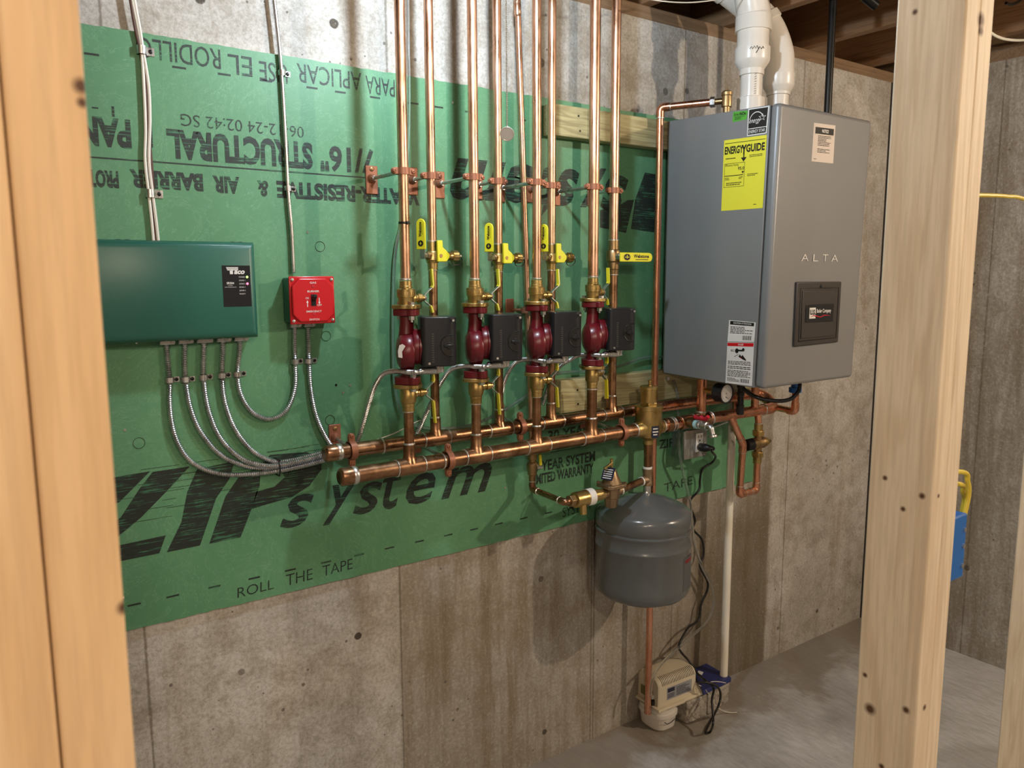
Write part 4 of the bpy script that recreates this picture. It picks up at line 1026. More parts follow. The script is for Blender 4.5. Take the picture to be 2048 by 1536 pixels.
def make_valve(up):
    """flanged isolation valve; up: stands on the pump, else hangs below it. origin on the pump axis at the pump centre height"""
    t = thing('flange_valve', '', 'valve', (0, 0, 0), 'flanged isolation valves of the pumps')
    z = {k: v + .155 for k, v in Z1.items()}
    if up: f0, f1, b0, h0, d = z['rd0'], z['br0'], z['body0'], z['hub0'], 1
    else: f0, f1, b0, h0, d = z['rl1'], z['br1'], z['vb1'], z['hb1'], -1
    obj('flange', flange((0, 0), min(f0, f1), max(f0, f1), .0355, .0285), BRASS, t, bevel=.0016)
    H_ = abs(b0 - f1); hh = abs(h0 - b0)
    if up: prof = [(0, .0165), (H_ * .30, .0180), (H_ * .45, .0185), (H_ * .50, .0205), (H_ * .97, .0210), (H_, .0190), (H_ + .002, .0150), (H_ + hh * .35, .0150), (H_ + hh * .4, .0142), (H_ + hh, .0140)]
    else: prof = [(0, .0180), (H_ * .35, .0185), (H_ * .4, .0190), (H_ * .9, .0185), (H_, .0165), (H_ + .002, .0150), (H_ + hh * .4, .0150), (H_ + hh * .45, .0140), (H_ + hh, .0138)]
    bo = obj('body', MB().lathe((0, 0, f1), (0, 0, d), prof, 32), BRASS, t)
    if up:
        for k in range(14):
            a = PI + PI * (k + .5) / 14
            obj('raised_mark', MB().box((.0212 * math.cos(a), .0212 * math.sin(a), f1 + H_ * .74), (.0015, .0035, .006), Matrix.Rotation(a, 3, 'Z')), BRASS, bo)
    zs = f1 + d * H_ * .40
    obj('stem', MB().lathe((.012, 0, zs), (1, 0, 0), [(0, .0125), (.008, .0120), (.012, .0080), (.016, .0080), (.017, .0105), (.026, .0105), (.028, .0075), (.034, .0070)], 20), BRASS, t)
    obj('stem_nut', MB().hexa((.044, 0, zs), (.051, 0, zs), .0062), ZINC, t)
    for s in (-1, 1): obj('flange_bolt', MB().hexa((0, s * .0275, f1), (0, s * .0275, f1 + d * .006), .0075), ZINC, t)
    # bent two-armed strip handle
    if up: pts = [(.067, 0, zs + .066), (.070, 0, zs + .026), (.047, 0, zs + .008), (.045, 0, zs - .006), (.064, 0, zs - .020), (.068, 0, zs - .034)]
    else: pts = [(.066, 0, zs + .046), (.068, 0, zs + .024), (.047, 0, zs + .007), (.045, 0, zs - .007), (.066, 0, zs - .024), (.070, 0, zs - .076)]
    P_ = fillet(pts, .008, 6); hw = .0045
    def strip(Q, th):
        m_ = MB(); n_ = len(Q); vs = []
        for i, p in enumerate(Q):
            tg = (Q[min(i + 1, n_ - 1)] - Q[max(i - 1, 0)]).normalized(); nr = V((tg.z, 0, -tg.x))
            vs += [p + nr * th + V((0, -hw, 0)), p + nr * th + V((0, hw, 0)), p - nr * th + V((0, hw, 0)), p - nr * th + V((0, -hw, 0))]
        fs = [(0, 1, 2, 3), tuple((n_ - 1) * 4 + k for k in (3, 2, 1, 0))]
        for i in range(n_ - 1):
            for k in range(4): fs.append((i * 4 + k, (i + 1) * 4 + k, (i + 1) * 4 + (k + 1) % 4, i * 4 + (k + 1) % 4))
        return m_.add(vs, fs)
    hd = obj('handle', strip(P_, .0009), ZINC, t)
    obj('grip', strip(P_[:8], .0021), YELLOW, hd); obj('grip', strip(P_[-8:], .0021), YELLOW, hd)
    return t
PZ = EYE - .155
dz4 = [0, 0, 0, .004]
PL = ['circulator pump farthest left, with a torn white sticker on its maroon body', 'maroon and black circulator pump second from the left', 'maroon and black circulator pump third from the left', 'maroon and black circulator pump nearest the boiler']
pump0 = make_pump(); vu = make_valve(True); vl = make_valve(False)
for i in range(4):
    loc = (SX[i], SY, PZ + dz4[i])
    if i == 0: a, b, c_ = pump0, vu, vl; 
    else: a, b, c_ = dup(pump0), dup(vu), dup(vl)
    if i: a['label'], b['label'], c_['label'] = PL[i], '', ''
    else: a['label'] = PL[0]
    a.location = loc; b.location = loc; c_.location = loc
    if i == 3: b.rotation_euler = (0, 0, math.radians(12)); c_.rotation_euler = (0, 0, math.radians(12))
    b['label'] = 'brass flange valve on top of the %s pump, yellow-tipped bent handle' % ORD[i]
    c_['label'] = 'brass flange valve hanging under the %s pump, yellow-tipped bent handle' % ORD[i]
    zl_ = PZ + dz4[i] - .152
    t = thing('pump_stub_pipe', 'short brown copper pipe between the %s pump and the front manifold' % ORD[i], 'pipe', (SX[i], SY, ZF), 'stub pipes under the pumps')
    obj('pipe', MB().cyl((SX[i], SY, ZF + .01), (SX[i], SY, zl_ + .003), SR[i], 24), COPPER_OLD, t)
    ring('solder_joint', (SX[i], SY, zl_ - .001), (0, 0, 1), SR[i] + .0008, .004, SOLDER, t)
# torn sticker on the first pump only
st = MB(); cc = atX(805, 708, SX[0] - .006); ax = V((math.cos(AXR), math.sin(AXR), 0))
q = Quad(at(796, 716, 1.556), at(811, 716, 1.545), at(811, 688, 1.545), at(796, 688, 1.556), .0)
st = MB().prism([q.at(u, v, 0) for u, v in ((.05, .05), (.6, .0), (.55, .45), (1.0, .85), (.6, 1.0), (.2, .92), (.0, .5))], q.n * .0006)
so = obj('torn_sticker', st, PAPER, None); so.location = so.location - V((SX[0], SY, PZ)); so.parent = pump0

# ================================================================== PURGE VALVES ON THE RETURNS
WB = 'Webstone'
def make_purge():
    t = thing('purge_valve', '', 'valve', (0, 0, 0), 'purge valves with long yellow levers')
    r = RR[0]; zt_, zb_ = 0.0, -.070
    obj('body', MB().lathe((0, 0, zt_), (0, 0, -1), [(0, .0128), (.022, .0128), (.024, .0150), (.026, .0160), (.044, .0165), (.046, .0150), (.050, .0145), (.051, .0125), (.066, .0118), (.067, r)], 26), BRASS, t)
    zc_ = -.034
    n = V((-.90, -.43, 0)).normalized(); u = V((0, 0, 1)).cross(n); u.normalize()
    obj('packing_nut', MB().hexa(n * .012 + V((0, 0, zc_)), n * .024 + V((0, 0, zc_)), .0095), BRASS_DARK, t, bevel=.001)
    obj('stem_nut', MB().hexa(n * .024 + V((0, 0, zc_)), n * .042 + V((0, 0, zc_)), .0062), ZINC, t)
    c = n * .040 + V((0, 0, zc_)); hw = .0125
    pl = obj('lever_arm', MB().prism([c + u * -.006 + V((0, 0, -.008)), c + u * .006 + V((0, 0, -.008)), c + u * .008 + V((0, 0, .026)), c + u * -.008 + V((0, 0, .026))][::1], n * .0016), ZINC, t)
    c2 = n * .043 + V((0, 0, zc_))
    pts = [c2 + u * -hw + V((0, 0, .014)), c2 + u * hw + V((0, 0, .014))] + [c2 + u * hw * math.cos(a) + V((0, 0, .072 + hw * math.sin(a))) for a in [PI * k / 10 for k in range(11)]]
    lv = obj('lever', MB().prism(pts, n * .0042), YELLOW, t, bevel=.0012)
    q = Quad(c2 + u * -hw + V((0, 0, .014)) + n * .0042, c2 + u * hw + V((0, 0, .014)) + n * .0042, c2 + u * hw + V((0, 0, .084)) + n * .0042, c2 + u * -hw + V((0, 0, .084)) + n * .0042, .0004)
    if q.n.dot(n) < 0: q.off = -.0004
    # lettering reads up the lever
    qq = Quad(q.at(.72, .42, 0), q.at(.72, .95, 0), q.at(.30, .95, 0), q.at(.30, .42, 0), .0004)
    if qq.n.dot(n) < 0: qq.off = -.0004
    mb = MB(); qq.text(mb, WB, 0, .25, .9, 1.0, .03); qq.rect(mb, .1, .02, .8, .10); q.disc(mb, .5, .20, .30, .10, 18)
    pr_ = obj('lever_print', mb, BLACK_TEXT, lv, flat=True)
    mb = MB(); q.off *= 1.8; q.rect(mb, .38, .192, .62, .208); q.rect(mb, .47, .15, .53, .25); obj('lever_emblem', mb, YELLOW, lv, flat=True)
    # drain branch to the right with its small yellow handle and ribbed cap
    obj('drain_branch', MB().lathe((.010, 0, zc_), (1, 0, 0), [(0, .0115), (.026, .0115), (.028, .0105), (.046, .0105)], 22), BRASS, t)
    sh = MB().prism([(.001, -.0155, zc_ - .014), (.026, -.0155, zc_ - .014), (.034, -.0155, zc_ - .004), (.034, -.0155, zc_ + .004), (.024, -.0155, zc_ + .014), (.016, -.0155, zc_ + .020), (.015, -.0155, zc_ + .036), (.001, -.0155, zc_ + .036)], (0, -.0075, 0))
    dh = obj('drain_handle', sh, YELLOW, t, bevel=.0015)
    obj('handle_screw', MB().cyl((.010, -.023, zc_), (.010, -.0238, zc_), .0042, 14), BRASS_DARK, dh)
    cap = MB(); nn = 32; prof = [(0, .0128), (.014, .0128), (.018, .0095)]
    vs = []
    for (tt, rr_) in prof:
        for k in range(nn): a = 2 * PI * k / nn; rr2 = rr_ + (.0009 if k % 4 < 2 else -.0004); vs.append(V((.054 + tt, rr2 * math.cos(a), zc_ + rr2 * math.sin(a))))
    fs = []
    for i in range(2):
        for k in range(nn): a, b = i * nn + k, i * nn + (k + 1) % nn; fs.append((a, b, b + nn, a + nn))
    fs += [tuple(reversed(range(nn))), tuple(2 * nn + k for k in range(nn))]; cap.add(vs, fs)
    cp = obj('drain_cap', cap, BRASS, t)
    obj('cap_stud', MB().lathe((.072, 0, zc_), (1, 0, 0), [(0, .004), (.006, .0045), (.009, .003)], 12), ZINC, cp)
    obj('cap_strap', MB().tube(catmull([(.078, 0, zc_), (.084, .002, zc_ - .010), (.076, .004, zc_ - .020), (.060, .004, zc_ - .020), (.052, .002, zc_ - .012)]), .0011, 6), BLACKM, cp)
    return t
pv = make_purge()
for i in range(3):
    a = pv if i == 0 else dup(pv)
    a.location = (RX[i], RY, rt[i])
    a['label'] = ['brass purge valve with upright yellow lever, leftmost of the three', 'brass purge valve with upright yellow lever, middle of the three', 'brass purge valve with upright yellow lever, third from the left'][i]
i = 3
t = thing('ball_valve', 'brass ball valve on the rightmost return with its yellow lever turned sideways', 'valve', (RX[3], RY, rt[3] - .09))
zt_ = rt[3]
obj('body', MB().lathe((RX[3], RY, zt_), (0, 0, -1), [(0, .0150), (.026, .0150), (.028, .0180), (.034, .0205), (.058, .0205), (.062, .0170), (.080, .0165), (.082, .0148), (.094, .0142), (.095, RR[3])], 30), BRASS_DARK, t)
zc_ = zt_ - .046
obj('packing_nut', MB().hexa((RX[3], RY - .018, zc_), (RX[3], RY - .034, zc_), .0110), ZINC, t, bevel=.001)
obj('stem_nut', MB().hexa((RX[3], RY - .034, zc_), (RX[3], RY - .042, zc_), .0065), BRASS_DARK, t)
xl0 = at(1240, 515, RY - .04).x; xl1 = at(1304, 515, RY - .04).x; zl0 = zat(xl0, RY - .04, 514)
obj('lever_arm', MB().bb((RX[3] - .008, RY - .040, zc_ - .007), (xl0 + .01, RY - .038, zc_ + .007)), ZINC, t)
pts = [V((xl0, RY - .0375, zl0 - .0125)), V((xl1 - .0125, RY - .0375, zl0 - .0125))] + [V((xl1 - .0125 + .0125 * math.sin(a), RY - .0375, zl0 - .0125 * math.cos(a))) for a in [PI * k / 8 for k in range(1, 8)]] + [V((xl1 - .0125, RY - .0375, zl0 + .0125)), V((xl0, RY - .0375, zl0 + .0125))]
lv = obj('lever', MB().prism(pts[::-1], (0, -.0045, 0)), YELLOW, t, bevel=.0012)
q = Quad(V((xl0, RY - .042, zl0 - .0125)), V((xl1, RY - .042, zl0 - .0125)), V((xl1, RY - .042, zl0 + .0125)), V((xl0, RY - .042, zl0 + .0125)), .0004)
mb = MB(); q.text(mb, WB, .40, .42, .88, .82, .03); q.rect(mb, .46, .20, .86, .27); q.disc(mb, .20, .5, .10, .36, 18); obj('lever_print', mb, BLACK_TEXT, lv, flat=True)
mb = MB(); q.off = .0007; q.rect(mb, .13, .46, .27, .53); q.rect(mb, .19, .35, .21, .75); obj('lever_emblem', mb, YELLOW, lv, flat=True)
zbv = [rt[0] - .067, rt[1] - .067, rt[2] - .067, rt[3] - .095]
for i in range(4):
    t = thing('return_drop_pipe', ['brown copper pipe below the leftmost purge valve, behind the first pump', 'brown copper pipe below the middle purge valve, behind the second pump', 'brown copper pipe below the third purge valve, behind the third pump', 'brown copper pipe below the sideways yellow lever, behind the last pump'][i],
              'pipe', (RX[i], RY, ZR), 'return pipes below the purge valves')
    obj('pipe', MB().cyl((RX[i], RY, ZR + .01), (RX[i], RY, zbv[i] + .004), RR[i], 24), COPPER_OLD if i != 0 else COPPER_OLD, t)
    ring('solder_joint', (RX[i], RY, zbv[i] - .001), (0, 0, 1), RR[i] + .0005, .003, SOLDER, t)
# ================================================================== BOILER
BX0, BX1 = 1.797, 2.230
fy_t, fy_b, by = 1.318, 1.335, 1.713
zt_b, zt_f, zb_b, zb_f = EYE + .458, EYE + .4445, EYE - .302, EYE - .3095
t = thing('boiler', 'tall grey wall-hung boiler with yellow, black and white stickers on its side', 'boiler', (BX0, 1.5, zb_f))
def blr(y_t, y_b, y2, x0, x1, zt0, zt1, zb0, zb1):
    """prism in the y-z plane between x0 and x1: front edge leans a little"""
    return MB().prism([(x0, y_t, zt1), (x0, y2, zt0), (x0, y2, zb0), (x0, y_b, zb1)], (x1 - x0, 0, 0))
ys = atX(1541, 211, BX0).y; ysb = atX(1508, 774, BX0).y          # seam between casing and front cover
obj('casing', blr(ys + .0006, ysb + .0006, by, BX0, BX1, zt_b, zt_f - .001, zb_b, zb_f - .001), GREY_BOILER, t, bevel=.002)
fc = obj('front_cover', blr(fy_t, fy_b, (ys + ysb) / 2, BX0 - .001, BX1 + .001, zt_f + .001, zt_f, zb_f + .001, zb_f - .002), GREY_BOILER, t, bevel=.011, seg=4)
# make the cover's rear edge follow the seam
for v in fc.data.vertices:
    wy = v.co.y + 1.5
    if abs(wy - (ys + ysb) / 2) < 1e-4: v.co.y = (ys if v.co.z + zb_f > EYE else ysb) - .0006 - 1.5
def BS(px, py): p = atX(px, py, BX0); return p
def BF(px, py, k=None):
    # point on the leaning front face
    for _ in range(1):
        Y = 1.326; p = at(px, py, Y); 
        for _ in range(4):
            f_ = (p.z - zb_f) / (zt_f - zb_f); Y = fy_b + (fy_t - fy_b) * f_; p = at(px, py, Y)
    return p
def sticker(name, corners, fn, m, label, off=.0005):
    q = Quad(*[fn(*c) for c in corners], 0.0)
    me = MB().prism(q.c, q.n * off); o = obj(name, me, m, t, flat=True)
    o['label'] = label; q.off = off + .0004
    return o, q
def pr(o, q, fns, m=None, name='print'):
    mb = MB()
    for f_ in fns: f_(mb)
    return obj(name, mb, m or BLACK_TEXT, o, flat=True)
o, q = sticker('energy_guide', ((1442.6, 422), (1525.5, 416), (1534, 269.6), (1448.5, 281)), BS, STYRO, 'yellow energy rating sticker')
pr(o, q, [lambda b: q.text(b, 'ENERGY', .03, .795, .475, .905, .035), lambda b: q.text(b, 'GUIDE', .545, .795, .97, .905, .035), lambda b: q.text(b, 'Y', .43, .77, .56, .905, .05), lambda b: q.rect(b, .485, .71, .51, .80),
          lambda b: q.poly(b, [(.43, .73), (.497, .67), (.565, .73)]), lambda b: q.rect(b, .03, .945, .97, .953), lambda b: q.text(b, 'Efficiency Rating', .06, .615, .38, .655), lambda b: q.text(b, '95.0', .37, .56, .52, .605, .02),
          lambda b: q.rect(b, .05, .485, .50, .495), lambda b: q.poly(b, [(.46, .54), (.52, .54), (.49, .505)]), lambda b: q.rect(b, .04, .66, .53, .665), lambda b: q.rect(b, .04, .33, .53, .335), lambda b: q.rect(b, .04, .33, .047, .665), lambda b: q.rect(b, .523, .33, .53, .665),
          lambda b: q.lines(b, .63, .72, .93, .76, 2, 3), lambda b: q.lines(b, .06, .72, .30, .75, 1, 4), lambda b: q.lines(b, .60, .46, .88, .50, 2, 5), lambda b: q.lines(b, .10, .35, .47, .40, 2, 6), lambda b: q.lines(b, .06, .43, .17, .47, 2, 7), lambda b: q.lines(b, .40, .43, .50, .47, 2, 8), lambda b: q.lines(b, .78, .05, .88, .07, 1, 9)])
o, q = sticker('energy_star_sticker', ((1494, 272.5), (1533.5, 266.6), (1539, 211.5), (1497, 218)), BS, WHITE, 'black and white efficiency star sticker')
pr(o, q, [lambda b: q.rect(b, .05, .27, .95, .96), lambda b: q.rect(b, .05, .04, .95, .24)])
q.off = .0013
star = []
for k in range(10):
    a = PI / 2 + k * PI / 5; r_ = .19 if k % 2 == 0 else .085; star.append((.72 + r_ * math.cos(a), .62 + r_ * .76 * math.sin(a)))
def arc_(b):
    for k in range(12):
        a0 = PI * .12 + k * PI * .80 / 12; a1 = a0 + PI * .80 / 12
        q.poly(b, [(.44 + .36 * math.cos(a0), .50 + .36 * math.sin(a0)), (.44 + .36 * math.cos(a1), .50 + .36 * math.sin(a1)), (.44 + .33 * math.cos(a1), .50 + .33 * math.sin(a1)), (.44 + .33 * math.cos(a0), .50 + .33 * math.sin(a0))])
def star_(b):
    for k in range(10):
        p0, p1 = star[k], star[(k + 1) % 10]; c_ = (.72, .62)
        i0 = (c_[0] + (p0[0] - c_[0]) * .78, c_[1] + (p0[1] - c_[1]) * .78); i1 = (c_[0] + (p1[0] - c_[0]) * .78, c_[1] + (p1[1] - c_[1]) * .78)
        q.poly(b, [p0, p1, i1, i0])
pr(o, q, [arc_, star_, lambda b: q.text(b, 'energy', .08, .40, .66, .58, .0, .5), lambda b: q.text(b, 'ENERGY STAR', .09, .08, .91, .20, .01)], WHITE, 'white_print')
o, q = sticker('low_nox_sticker', ((1465.2, 244.6), (1493, 238.8), (1496, 221), (1466.6, 224)), BS, LIME, 'green emissions sticker')
pr(o, q, [lambda b: q.text(b, 'low', .08, .55, .42, .9, .0), lambda b: q.text(b, 'NOx', .47, .55, .93, .9, .04), lambda b: q.lines(b, .15, .15, .85, .5, 3, 2)])
o, q = sticker('caution_sticker', ((1455, 683), (1508.5, 684), (1511.5, 645), (1458.5, 640)), BS, PAPER, 'white caution sticker')
pr(o, q, [lambda b: q.rect(b, .05, .80, .95, .97), lambda b: q.lines(b, .08, .38, .92, .74, 5, 12)] + [(lambda k: lambda b: q.rect(b, .56 + k * .028, .08, .56 + k * .028 + (.016 if k % 3 else .008), .30))(k) for k in range(12)])
q.off = .0013; pr(o, q, [lambda b: q.text(b, 'CAUTION ATTENTION', .18, .85, .85, .93, .01)], WHITE, 'white_print')
o, q = sticker('danger_sticker', ((1451, 765.5), (1504, 772), (1508.3, 685.5), (1455, 684.5)), BS, PAPER, 'white danger sticker with a red band and a drawing')
pr(o, q, [lambda b: q.rect(b, .01, .91, .99, .99)], RED, 'red_band')
pr(o, q, [lambda b: q.text(b, 'EC', .16, .78, .28, .83, .02), lambda b: q.disc(b, .38, .80, .07, .06, 10), lambda b: q.rect(b, .42, .79, .60, .83), lambda b: q.disc(b, .62, .83, .05, .04, 10), lambda b: q.poly(b, [(.45, .66), (.50, .72), (.56, .67), (.60, .71), (.66, .66), (.74, .60), (.74, .57), (.62, .60)]),
          lambda b: q.poly(b, [(.28, .66), (.44, .72), (.45, .71), (.30, .655)]), lambda b: q.lines(b, .06, .46, .92, .56, 3, 21), lambda b: q.lines(b, .06, .36, .92, .44, 2, 22), lambda b: q.lines(b, .06, .17, .92, .34, 5, 23), lambda b: q.lines(b, .06, .05, .52, .15, 3, 24)]
   + [(lambda k: lambda b: q.rect(b, .56 + k * .028, .05, .56 + k * .028 + (.016 if k % 3 else .008), .14))(k) for k in range(12)])
pr(o, q, [lambda b: q.poly(b, [(.50, .64), (.60, .66), (.70, .625), (.70, .60), (.60, .61)])], RED, 'red_flash')
q.off = .0013; pr(o, q, [lambda b: q.text(b, 'DANGER', .42, .93, .62, .97, .01)], WHITE, 'white_print')
o, q = sticker('notice_sheet', ((1623, 322.6), (1666, 327), (1670.7, 251), (1628, 245.5)), BF, PAPER_PINK, 'paper notice stuck on the front')
pr(o, q, [lambda b: q.rect(b, .08, .73, .93, .90), lambda b: q.lines(b, .22, .42, .82, .70, 7, 31), lambda b: q.lines(b, .22, .24, .80, .36, 3, 32), lambda b: q.lines(b, .08, .06, .2, .09, 1, 33)])
q.off = .0013; pr(o, q, [lambda b: q.text(b, 'NOTICE', .38, .77, .68, .86, .04)], WHITE, 'white_print')
# raised letters and control door on the front
q = Quad(BF(1600, 522), BF(1676, 523.5), BF(1677, 509.5), BF(1601, 508), .0)
SHINY = mat('embossed_letters', (.80, .79, .77), .45, .1)
for ch, u0, u1 in (('A', .02, .20), ('L', .32, .45), ('T', .56, .71), ('A', .80, .98)):
    vs, fs, _ = glyphs(ch, -.008, 0)
    mb = MB(); n_ = len(vs)
    mb.add([q.at(u0 + (u1 - u0) * x, y, .0) for x, y in vs] + [q.at(u0 + (u1 - u0) * x, y, .0016) for x, y in vs], [tuple(i + n_ for i in f) for f in fs])
    obj('embossed_letter', mb, SHINY, fc, flat=True)
q = Quad(BF(1584.5, 693.5), BF(1672.5, 684), BF(1679.5, 563), BF(1590, 563.5), .0)
cd = obj('control_panel', MB().prism(q.c, q.n * .007), GREY_DARK, t, bevel=.0035, seg=3)
def rim(u0, v0, u1, v1, o=.0075, r=.0012): return MB().tube([q.at(u0, v0, o), q.at(u1, v0, o), q.at(u1, v1, o), q.at(u0, v1, o), q.at(u0, v0, o)], r, 6)
obj('door_groove', rim(.08, .08, .93, .90), BLACK, cd)
s_ = q.sub(.12, .12, .89, .86, 0); dr = obj('door', MB().prism([p + q.n * .007 for p in s_.c], q.n * .0025), GREY_DARK, cd, bevel=.0015)
obj('door_notch', MB().sphere(q.at(.52, .93, .007), .0045, 12), BLACK, cd)
s2 = Quad(BF(1604, 645), BF(1659, 642.5), BF(1661, 607), BF(1605.5, 609), .0); s2.c = [p + q.n * .0095 for p in s2.c]
npl = obj('nameplate', MB().prism(s2.c, q.n * .0018), BLACK, cd, bevel=.001)
s2.off = .0022
mb = MB(); s2.rect(mb, .12, .22, .34, .82); s2.text(mb, 'Boiler Company', .38, .46, .90, .74, .02); obj('nameplate_print', mb, WHITE, npl, flat=True)
s2.off = .0026; mb = MB(); s2.text(mb, 'U.S.', .14, .42, .33, .72, .05); obj('nameplate_print', mb, BLACK_TEXT, npl, flat=True)
mb = MB(); mb.tube([s2.at(u, v, .0026) for u, v in ((.16, .30), (.26, .38), (.34, .36), (.50, .28), (.66, .38), (.88, .34))], [.0004, .0012, .0016, .0014, .0014, .0003], 6); obj('red_swoosh', mb, REDV, npl)
obj('mounting_screw', MB().hexa(at(1333, 757, YT) , at(1333, 757, YT) + V((0, -.008, 0)), .006), ZINC, t)

# --- vents on the boiler
def vent(px, pyb, X, label, zs, tilt):
    pass
vY = 1.52; vX = at(1501, 213, vY).x; Z_ = lambda y: zat(vX, vY, y)
zb0 = zt_b - .006
t = thing('vent_pipe', 'white plastic vent pipe rising from the boiler top with handwriting on its reducer', 'pipe', (vX, vY, zb0), 'plastic vent pipes of the boiler')
obj('collar', MB().lathe((vX, vY, zb0), (0, 0, 1), [(0, .0400), (Z_(197) - zb0, .0385), (Z_(196) - zb0, .0340), (Z_(195) - zb0, .0305)], 40), PVC, t)
obj('pipe', MB().cyl((vX, vY, Z_(200)), (vX, vY, Z_(146)), .0302, 36), PVC, t)
rd = obj('reducer', MB().lathe((vX, vY, Z_(152)), (0, 0, 1), [(0, .0310), (.001, .0345), (Z_(140) - Z_(152), .0345), (Z_(126) - Z_(152), .0475), (Z_(122) - Z_(152), .0490), (Z_(97) - Z_(152), .0490), (Z_(96) - Z_(152), .0445)], 40), PVC, t)
obj('pipe', MB().cyl((vX, vY, Z_(100)), (vX, vY, Z_(58)), .0440, 36), PVC, t)
zc0 = Z_(64)
el = V((-.52, 0, .855)).normalized()
p0 = V((vX, vY, zc0)); p1 = p0 + V((0, 0, Z_(34) - zc0)); p2 = p1 + V((-.028, 0, .085)); p3 = p2 + V((-.075, 0, .10)); p4 = p3 + el * .25
obj('elbow', MB().tube([p0, p1, p1 + V((-.0005, 0, .006))] + catmull([p1 + V((-.001, 0, .010)), p2, p3], 6), [.0505, .0505, .0470] + [.0465] * 13, 36), PVC, t)
obj('pipe', MB().tube([p3, p3 + V((-.10, .0, .13)), p3 + V((-.25, .0, .30))], .0440, 32), PVC, t)
wr = MB(); hx = [(-.7, .1), (-.62, .35), (-.55, .05), (-.45, .4), (-.38, .1), (-.30, .45), (-.22, .0), (-.35, -.45), (-.15, .3), (-.05, .05), (.05, .35), (.12, .15)]
zq = Z_(108)
wr.tube([V((vX + .0492 * math.sin(a_ * 1.0 - .35), vY - .0492 * math.cos(a_ - .35), zq + b_ * .022)) for a_, b_ in hx], .0010, 6); obj('handwriting', wr, BLACK_TEXT, rd)
wr = MB(); rr = random.Random(4); zq = Z_(192)
for k in range(9):
    z_ = zq + k * .0065; wr.tube([V((vX - .0304 * math.cos(.95), vY - .0304 * math.sin(.95), z_)), V((vX - .0304 * math.cos(1.12), vY - .0304 * math.sin(1.12), z_ + rr.uniform(.001, .004)))], .0006, 5)
lt = obj('pipe_lettering', wr, BLACK_TEXT, t); lt['kind'] = 'stuff'
wX = at(1556, 200, vY).x; W_ = lambda y: zat(wX, vY, y)
t = thing('vent_pipe', 'white plastic intake pipe behind the first vent, curving off to the upper left', 'pipe', (wX, vY, zb0), 'plastic vent pipes of the boiler')
obj('pipe', MB().cyl((wX, vY, zb0), (wX, vY, W_(184)), .0302, 36), PVC, t)
obj('reducer', MB().lathe((wX, vY, W_(192)), (0, 0, 1), [(0, .0310), (.001, .0340), (W_(186) - W_(192), .0340), (W_(176) - W_(192), .0430), (W_(172) - W_(192), .0450), (W_(150) - W_(192), .0450), (W_(149) - W_(192), .0410)], 40), PVC, t)
b0 = V((wX, vY, W_(153)))
cpth = catmull([b0, b0 + V((-.001, .006, .07)), b0 + V((-.018, .035, .15)), b0 + V((-.065, .075, .21)), b0 + V((-.14, .11, .265)), b0 + V((-.24, .14, .335))], 20)
obj('elbow', MB().tube(cpth, .0435, 32), PVC, t)
for k in (40, 75): 
    d_ = (cpth[k + 1] - cpth[k]).normalized(); obj('socket', MB().lathe(cpth[k], d_, [(0, .0440), (.001, .0480), (.022, .0480), (.023, .0440)], 36), PVC, t)
# gas pipe and black pipe ends near the ceiling
gX, gY = 2.18, 1.432
t = MB().tube([(gX, gY, zt_b - .02), (gX, gY, ZSUB - .02)], .0108, 18)
tag(obj('gas_pipe', t, IRON), 'black iron gas pipe standing on the right rear of the boiler top', 'pipe')
g1 = at(1752, 12, 1.25); 
tag(obj('iron_pipe_end', MB().tube([g1, g1 + V((-.16, .06, .095))], .0125, 18), IRON), 'open-ended black iron pipe under the joists beside the right doorway stud', 'pipe')
g2 = at(2012, 6, 1.2); tag(obj('black_cable', MB().tube(catmull([g2, at(2022, 9, 1.2), at(2036, 4, 1.2), at(2050, -8, 1.2)]), .0045, 10), BLACKM), 'short bit of black cable at the top right corner', 'cable')
cw = catmull([at(1975, 60, 1.3), at(1992, 72, 1.3), at(2015, 79, 1.3), at(2050, 80, 1.3), at(2090, 70, 1.3)]); tag(obj('white_cable', MB().tube(cw, .0045, 10), CABLE_W), 'white cable sagging under the joists at the upper right edge', 'cable')
cw = catmull([at(1285, -4, 1.5), at(1330, 3, 1.5), at(1380, 5, 1.5), at(1430, 0, 1.5), at(1470, -8, 1.5)]); tag(obj('grey_wire', MB().tube(cw, .0016, 8), CABLE_W), 'thin pale wire sagging under the joists left of the vent pipes', 'wire')
# black gas cock handle beside the vents (dark knob behind them)

# ================================================================== EXPANSION TANK
TX, TY = 1.6035, SY; TR = .1395
tz1 = zat(TX, TY, 985)
zrb = zat(TX, TY, 1172); tzb = zrb - .030
t = thing('expansion_tank', 'grey steel expansion tank hanging below the air separator', 'tank', (TX, TY, tzb))
r1, r2 = at(1290, 1090, 1.462).z - tzb, at(1290, 1124, 1.462).z - tzb; HT = tz1 - tzb
pf = [(0, .030), (.002, .070), (.008, .105), (.016, .122), (.026, .1325), (.040, .1380), (.056, TR), (r2 - .004, TR), (r2 - .001, TR + .0022), (r2 + .003, TR + .0022), (r2 + .006, TR), (r1 - .008, TR), (r1 - .006, TR + .002), (r1 - .002, TR + .002), (r1 + .001, TR - .003), (r1 + .005, TR - .003), (r1 + .009, TR),
      (HT - .066, TR), (HT - .058, .1385), (HT - .050, .1345), (HT - .044, .128), (HT - .034, .110), (HT - .022, .082), (HT - .012, .052), (HT - .005, .024), (HT, .008)]
obj('shell', MB().lathe((TX, TY, tzb), (0, 0, 1), pf, 72), TANK, t, ang=50)
obj('top_nipple', MB().cyl((TX + .006, TY, tz1 - .012), (TX + .011, TY, z_d + .0), .0125, 20), ZINC, t)
mb = MB(); a0, a1 = -1.40, -.98; vs = []
